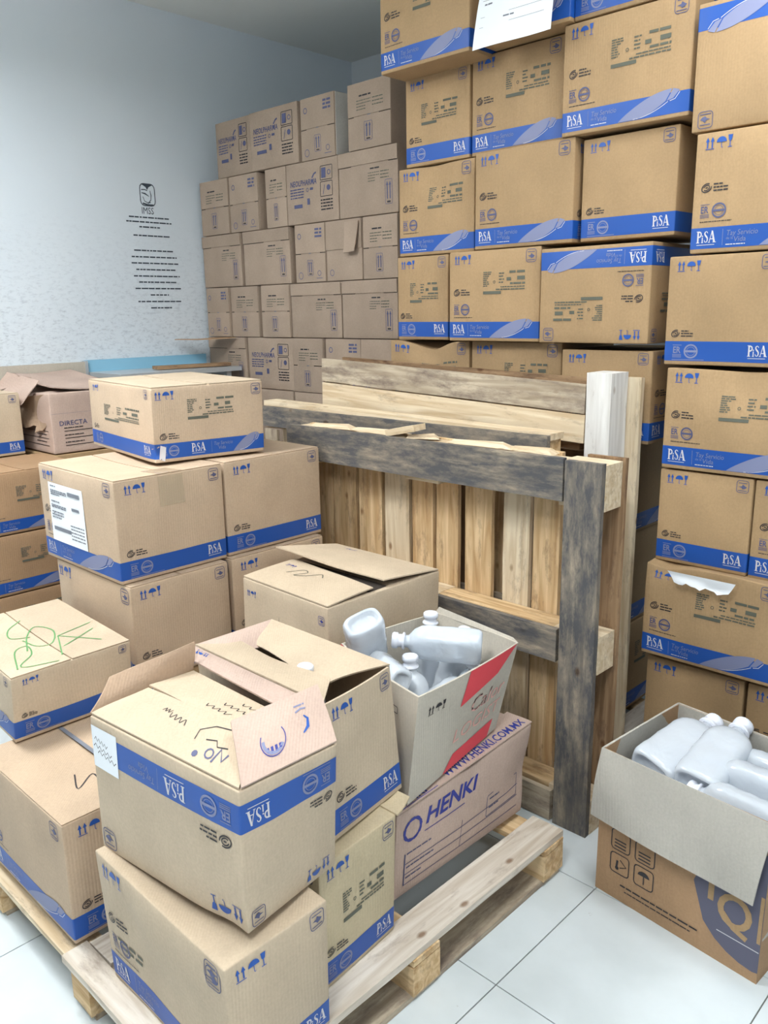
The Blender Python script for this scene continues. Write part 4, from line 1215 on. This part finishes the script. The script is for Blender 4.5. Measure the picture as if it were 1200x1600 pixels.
# --- open carton behind the upside-down one
crn = [(-1.68, 1.070, .462), (-1.205, 1.070, .462), (-1.240, 1.325, .462), (-1.70, 1.325, .462),
       (-1.695, 1.060, .790), (-1.215, 1.060, .790), (-1.248, 1.297, .790), (-1.690, 1.297, .790)]
B = OpenCarton('cardboard_box', crn, 'open carton with bent-in flaps behind the upside-down one', 'box', None, bulge=.006, seed=4)
open_walls(B, M['kraft_pale'])
W, D, H = B.W, B.D, B.H
B.band(BAND_Z, BAND_Z+.060)
B.ink([('front', face_ink('long', W, H, .060, BAND_Z, False)), ('right', face_ink('shortn', D, H, .060, BAND_Z, False))])
Sheet('front_flap', B.root, (-1.695, 1.058, .792), (-1.215, 1.058, .792), (-1.300, 1.155, .782), (-1.68, 1.165, .775), M['kraft_pale'], curl=.004, wav=.006, seed=5)
F7 = Sheet('outer_flap', B.root, (-1.215, 1.050, .792), (-1.695, 1.052, .792), (-1.640, 1.000, .790), (-1.235, .985, .790), M['pink'], curl=.006, wav=.004, seed=7)
k = Ink(); handling_icons(k, .40, .012, .022); F7.ink(k, .48, .06)
Sheet('back_flap', B.root, (-1.248, 1.299, .792), (-1.690, 1.299, .792), (-1.66, 1.205, .755), (-1.34, 1.190, .750), M['kraft_pale'], curl=.008, wav=.010, seed=9)
Sheet('left_flap', B.root, (-1.690, 1.297, .792), (-1.695, 1.060, .792), (-1.63, 1.085, .772), (-1.62, 1.24, .755), M['pink'], curl=.004, wav=.006, seed=10)
bottle((-1.42, 1.175, .56), (.05, 0, 1), .3, 'plastic bottle whose white cap peeks out between the bent-in flaps', s=1.05)
bottle((-1.58, 1.19, .50), (.0, .05, 1), .9, 'plastic bottle deep inside the carton with bent-in flaps', s=1.0)
# --- yellowish carton beneath
B = banded(0, 0, 0, 0, 0, 0, 'long', 'yellowish carton on the pallet, below the carton with bent-in flaps', side='short', mat='kraft_yellow', seed=7, group=None,
           crn=[(-1.62, .985, .136), (-1.170, .985, .136), (-1.190, 1.238, .136), (-1.62, 1.240, .136), (-1.62, .985, .452), (-1.170, .990, .452), (-1.178, 1.238, .458), (-1.62, 1.240, .456)])
Sheet('loose_flap', B.root, (-1.172, 1.236, .461), (-1.50, 1.238, .461), (-1.46, 1.30, .458), (-1.20, 1.31, .463), M['kraft_yellow'], curl=.006)

# --- closed carton with two top flaps in the middle
crn = [(-2.075, 1.478, .462), (-1.655, 1.470, .462), (-1.640, 1.930, .462), (-2.10, 1.930, .462),
       (-2.064, 1.480, .788), (-1.649, 1.466, .788), (-1.637, 1.940, .788), (-2.110, 1.930, .788)]
B = Carton('cardboard_box', crn, 'plain wide carton with half-open top flaps in front of the upright pallets', 'box', None, bulge=.005, seed=12)
B.body(M['kraft_pale'])
W, D, H = B.W, B.D, B.H
k = Ink(); handling_icons(k, W*.06, H*.84, .020); square_icon(k, W*.90, H*.82, .026, 'navy', 'navy')
k.ribbon([(W*.44, H*.50), (W*.46, H*.74), (W*.50, H*.52), (W*.53, H*.70), (W*.56, H*.48)], .003, 'stamp')
B.ink([('front', k)])
F8 = Sheet('top_flap', B.root, (-2.062, 1.482, .790), (-1.652, 1.468, .790), (-1.655, 1.655, .797), (-2.068, 1.700, .795), M['kraft_pale'], curl=.002, wav=.002)
k = Ink(); k.ribbon(curve([(.09, .10), (.12, .15), (.15, .14), (.13, .10), (.17, .12), (.20, .16), (.23, .14)]), .0035, 'stamp'); handling_icons(k, .03, .14, .018, 'navy'); F8.ink(k, .41, .20, name='marker_strokes')
F9 = Sheet('top_flap', B.root, (-1.640, 1.938, .790), (-2.110, 1.930, .790), (-2.125, 1.665, .830), (-1.655, 1.700, .806), M['kraft_pale'], curl=.004, wav=.003, seed=2)
k = Ink(); handling_icons(k, .33, .03, .018, 'navy'); F9.ink(k, .47, .25)
mesh_obj('gap_shade_sheet', [(x-B.base[0], y-B.base[1], z-B.base[2]) for x, y, z in ((-2.05, 1.66, .789), (-1.66, 1.64, .789), (-1.66, 1.72, .789), (-2.05, 1.72, .789))], [(0, 1, 2, 3)], M['black'], B.root)  # flat dark sheet painted as the shade in the gap between the flaps
# carton below it
banded(-2.10, -1.655, 1.465, .40, .137, .460, 'long', 'low carton below the plain wide one, hidden behind the foreground cartons', side='shortn', seed=14, group=None)

# --- pinkish archive carton on the pallet
crn = [(-1.62, 1.300, .137), (-1.256, 1.302, .137), (-1.246, 1.855, .137), (-1.62, 1.870, .137),
       (-1.62, 1.300, .385), (-1.250, 1.318, .378), (-1.236, 1.885, .415), (-1.62, 1.880, .410)]
B = Carton('archive_box', crn, 'pinkish archive box with navy lettering on the low pallet', 'box', None, bulge=.005, seed=13, dents=((1, .52, .97, .04, -.004, 0, -.010), (1, .98, .5, .06, -.012, -.0, 0)))
B.body(M['pink'])
W, D, H = B.W, B.D, B.H
k = Ink()
for i in range(9):
    a = 2*math.pi*i/9
    k.ribbon([(D*.105+.030*math.cos(a+t_), H*.74+.030*math.sin(a+t_)*(1-.0*t_)) for t_ in (0, .35, .7, 1.0)], [.010, .009, .006, .002], 'navy')
k.text('HENKI', D*.185, H*.70, .062, 'navy', .025, .22, sx=1.15); k.rect(D*.185, H*.62, D*.47, H*.63, 'navy', 4)
k.rect(D*.06, H*.49, D*.068, H*.12, 'slate', 1)
for z in (.36, .24, .12): k.rect(D*.06, H*z, D*.94, H*z+.0022, 'slate', 8)
k.words(D*.075, D*.24, H*.47, .004, 'slate', 1); k.words(D*.075, D*.26, H*.31, .004, 'slate', 2); k.words(D*.075, D*.18, H*.19, .004, 'slate', 3)
k.rect(D*.46, H*.12, D*.463, H*.44, 'slate'); k.rrect(D*.66, H*.26, D*.93, H*.50, .002, 'slate', .004)
k.words(D*.68, D*.76, H*.44, .004, 'slate', 4); k.words(D*.68, D*.76, H*.34, .004, 'slate', 5)
B.ink([('right', k)])
F10 = Sheet('top_flap', B.root, (-1.246, 1.315, .383), (-1.236, 1.885, .418), (-1.318, 1.875, .424), (-1.330, 1.315, .392), M['pink'], curl=.002, wav=.003, seed=4)
k = Ink(); k.text('WWW.HENKI.COM.MX', .205, .010, .040, 'navy', .015, .1, sx=.86); k.text('HENKI', .01, .008, .036, 'navy', .015, .1, sx=1.1); k.rect(.01, .003, .16, .005, 'navy')
F10.ink(k, .585, .088)
# --- grey-beige open carton with red panels, full of bottles
crn = [(-1.600, 1.480, .404), (-1.240, 1.345, .402), (-1.282, 1.768, .430), (-1.590, 1.790, .432),
       (-1.610, 1.478, .690), (-1.212, 1.358, .700), (-1.222, 1.785, .705), (-1.540, 1.815, .705)]
B = OpenCarton('cardboard_box', crn, 'open grey-beige carton with red panels, full of empty bottles', 'box', None, bulge=.010, seed=13)
open_walls(B, M['grey'])
W, D, H = B.W, B.D, B.H
k = Ink()
n0 = len(k.items)
def quad(pts, m, n=6):
    a, b, c, d = [np.array(p) for p in pts]
    v = []
    for i in range(n+1):
        t_ = i/n; v += [a*(1-t_)+b*t_, d*(1-t_)+c*t_]
    k.add(v, [(2*i, 2*i+2, 2*i+3, 2*i+1) for i in range(n)], m)
quad([(D*.42, H*.66), (D*.80, H*.78), (D*.98, H*1.0), (D*.46, H*1.0)], 'red')
quad([(D*.36, H*.003), (D*.88, H*.003), (D*.90, H*.20), (D*.44, H*.16)], 'red')
handling_icons(k, D*.10, H*.77, .024, 'dark')
k.text('Calor', D*.54, H*.50, .066, 'pinkink', .0, .15, sx=.95); k.text('Cal', D*.54, H*.505, .066, 'dark', -.01, .15, sx=.95)
k.text('LOGIST', D*.40, H*.29, .058, 'pinkink', -.004, .1, sx=1.0)
k2 = Ink()
k2.rect(0, H*.78, W*.40, H, 'red', 3); k2.rrect(W*.70, H*.74, W*.80, H*.80, .002, 'dark', .003)
B.ink([('right', k), ('front', k2)])
# back wall inner marks and raised back edge
F11 = Sheet('back_flap', B.root, (-1.222, 1.788, .702), (-1.550, 1.815, .702), (-1.54, 1.823, .722), (-1.25, 1.80, .708), M['grey'], curl=.0, t=.004, wav=.0)
G5 = 'empty plastic bottles in the red-panelled carton'
bl = [((-1.475, 1.435, .805), (-.36, .45, -.82), .1, 1.20, 'bottle with its moulded base up at the left corner of the red-panelled carton'),
      ((-1.50, 1.725, .500), (.02, .03, 1), 1.5, 1.12, 'upright bottle at the back of the red-panelled carton, left of two caps'),
      ((-1.425, 1.715, .495), (.26, .08, 1), 1.5, 1.10, 'upright bottle at the back of the red-panelled carton, right of two caps'),
      ((-1.375, 1.500, .470), (-.02, .06, 1), 0.3, 1.12, 'upright bottle with a domed shoulder in the middle of the red-panelled carton'),
      ((-1.300, 1.640, .600), (.02, -1, -.10), .1, 1.05, 'bottle lying with its cap towards the near corner, red-panelled carton'),
      ((-1.275, 1.690, .705), (-.80, -.58, .05), .1, 1.15, 'long clear bottle lying across the top of the red-panelled carton'),
      ((-1.345, 1.705, .450), (.16, .0, 1), 1.55, 1.0, 'bottle with its cap at the right rim of the red-panelled carton'),
      ((-1.32, 1.405, .675), (-.90, .38, -.04), .1, 1.05, 'bottle with an orange spot at the front rim of the red-panelled carton'),
      ((-1.49, 1.62, .560), (.35, -.90, -.02), .4, 1.05, 'bottle lying half buried in the middle left of the red-panelled carton')]
for i, (p, ax, sp, s, lab) in enumerate(bl):
    bottle(p, ax, sp, lab, s=s, group=G5, spot=(i == 7))

# --- open kraft carton on the floor at the right
crn = [(-.995, 1.865, .0), (-.530, 1.815, .0), (-.500, 2.19, .0), (-.965, 2.24, .0),
       (-.990, 1.860, .440), (-.525, 1.812, .440), (-.490, 2.19, .440), (-.955, 2.245, .440)]
B = OpenCarton('cardboard_box', crn, 'open kraft carton on the floor at the right, flaps folded down, full of bottles', 'box', None, bulge=.003, seed=15)
open_walls(B, M['kraft_dark'])
W, D, H = B.W, B.D, B.H
k = Ink()
for ix, x in enumerate((.075, .235)):
    for iy, y in enumerate((.245, .105)):
        s_ = .058
        k.rrect(x*W*1.0+.01, y*H*1.9*.62+.03, x*W+.01+s_, y*H*1.9*.62+.03+s_*1.05, .003, 'dark', .010)
def icon(x, y, w): return x, y
x0, y0 = .075*W+.01, .105*H*1.178+.03
k.ribbon([(x0+.02, y0+.02), (x0+.022, y0+.04)], .006, 'dark'); k.disc(x0+.021, y0+.016, .006, 'dark', 8); k.ribbon([(x0+.03, y0+.045), (x0+.05, y0+.03), (x0+.03, y0+.02)], .003, 'dark')
x0 = .235*W+.01
k.poly([(x0+.029+.018*math.cos(t_), y0+.034+.014*math.sin(t_)) for t_ in [math.pi*i/8 for i in range(9)]], 'dark'); k.rect(x0+.028, y0+.01, x0+.031, y0+.036, 'dark')
y1_ = .245*H*1.178+.03
for xx in (.075*W+.01, .235*W+.01):
    for q in range(3): k.rect(xx+.010, y1_+.008+.010*q, xx+.046, y1_+.012+.010*q, 'dark')
k.words(W*.17, W*.66, .050, .0055, 'dark', 3, .9); k.words(W*.20, W*.62, .036, .004, 'dark', 6, .9)
cx, cy, R_ = W*.97, H*.44, .165
kk = Ink()
for i in range(10):
    a0, a1 = -1.0+2.0*i/10, -1.0+2.0*(i+1)/10
    def hh(a): return math.sqrt(max(0, 1-a*a))
    if cx+a0*R_ > W: break
    xa, xb = cx+a0*R_, min(W, cx+a1*R_)
    k.add([(xa, cy-R_*hh(a0)), (xb, cy-R_*hh(a1)), (xb, cy+R_*hh(a1)), (xa, cy+R_*hh(a0))], [(0, 1, 2, 3)], 'emblem')
B.ink([('front', k)])
k = Ink(); k.ring(cx-.055, cy-.030, .036, .016, 'kraft', 14, 1.1); k.ribbon([(cx-.085, cy-.045), (cx-.055, cy-.075), (cx-.020, cy-.088)], .015, 'kraft')
k.rect(cx-.125, cy-.03, cx-.110, cy+.03, 'kraft'); k.rect(cx-.095, cy-.105, W-.002, cy-.1025, 'pale')
k.rect(W-.010, cy-.08, W-.001, cy+.05, 'kraft')
B.ink([('front', k)], 'emblem_letters', .0022)
Sheet('front_flap', B.root, (-.992, 1.857, .442), (-.522, 1.808, .442), (-.545, 1.775, .236), (-1.003, 1.830, .246), M['greyflap'], curl=-.006, wav=.004, seed=2)
Sheet('left_flap', B.root, (-.957, 2.245, .442), (-.992, 1.862, .442), (-1.018, 1.868, .270), (-1.000, 2.235, .260), M['greyflap'], curl=-.004, wav=.004, seed=3)
Sheet('back_flap', B.root, (-.492, 2.193, .442), (-.955, 2.248, .442), (-.975, 2.30, .250), (-.480, 2.245, .250), M['greyflap'], curl=-.004, wav=.003, seed=3)
for nm, a_, b_ in (('liner', (-.986, 1.868), (-.953, 2.236)), ('liner', (-.953, 2.238), (-.498, 2.186)), ('liner', (-.496, 2.18), (-.530, 1.82))):
    Sheet(nm, B.root, (a_[0], a_[1], .441), (b_[0], b_[1], .441), (b_[0], b_[1], .12), (a_[0], a_[1], .12), M['greyflap'], curl=0, t=.002, wav=0)
G6 = 'empty plastic bottles in the open kraft carton'
bl = [((-.885, 1.925, .385), (.16, .95, .14), .1, 1.45, 'big milky bottle lying at the left end of the open kraft carton'),
      ((-.755, 1.915, .395), (.02, .97, .20), .1, 1.42, 'bulging clear bottle heaped next to the biggest one, open kraft carton'),
      ((-.70, 1.865, .345), (-.98, .10, -.05), .1, 1.10, 'clear bottle lying against the front rim of the open kraft carton'),
      ((-.540, 2.12, .385), (-.98, -.10, .10), .1, 1.05, 'bottle pointing its cap left at the back of the open kraft carton'),
      ((-.535, 2.01, .400), (-1, -.06, .06), .1, 1.10, 'bottle pointing its white cap left at the picture edge, open kraft carton'),
      ((-.545, 1.895, .385), (-.98, .08, .02), .1, 1.05, 'bottle at the right front rim of the open kraft carton'),
      ((-.60, 1.98, .300), (.3, .9, .1), .7, 1.1, 'bottle under the others in the middle of the open kraft carton')]
for i, (p, ax, sp, s, lab) in enumerate(bl):
    bottle(p, ax, sp, lab, s=s, group=G6)
for i in range(8):
    bottle((-.88+.11*(i % 4), 1.96+.14*(i//4), .05), (0, 0, 1), i*.1,
           'empty plastic bottle buried deep in the open kraft carton', s=1.0, group='buried bottles in the open kraft carton')
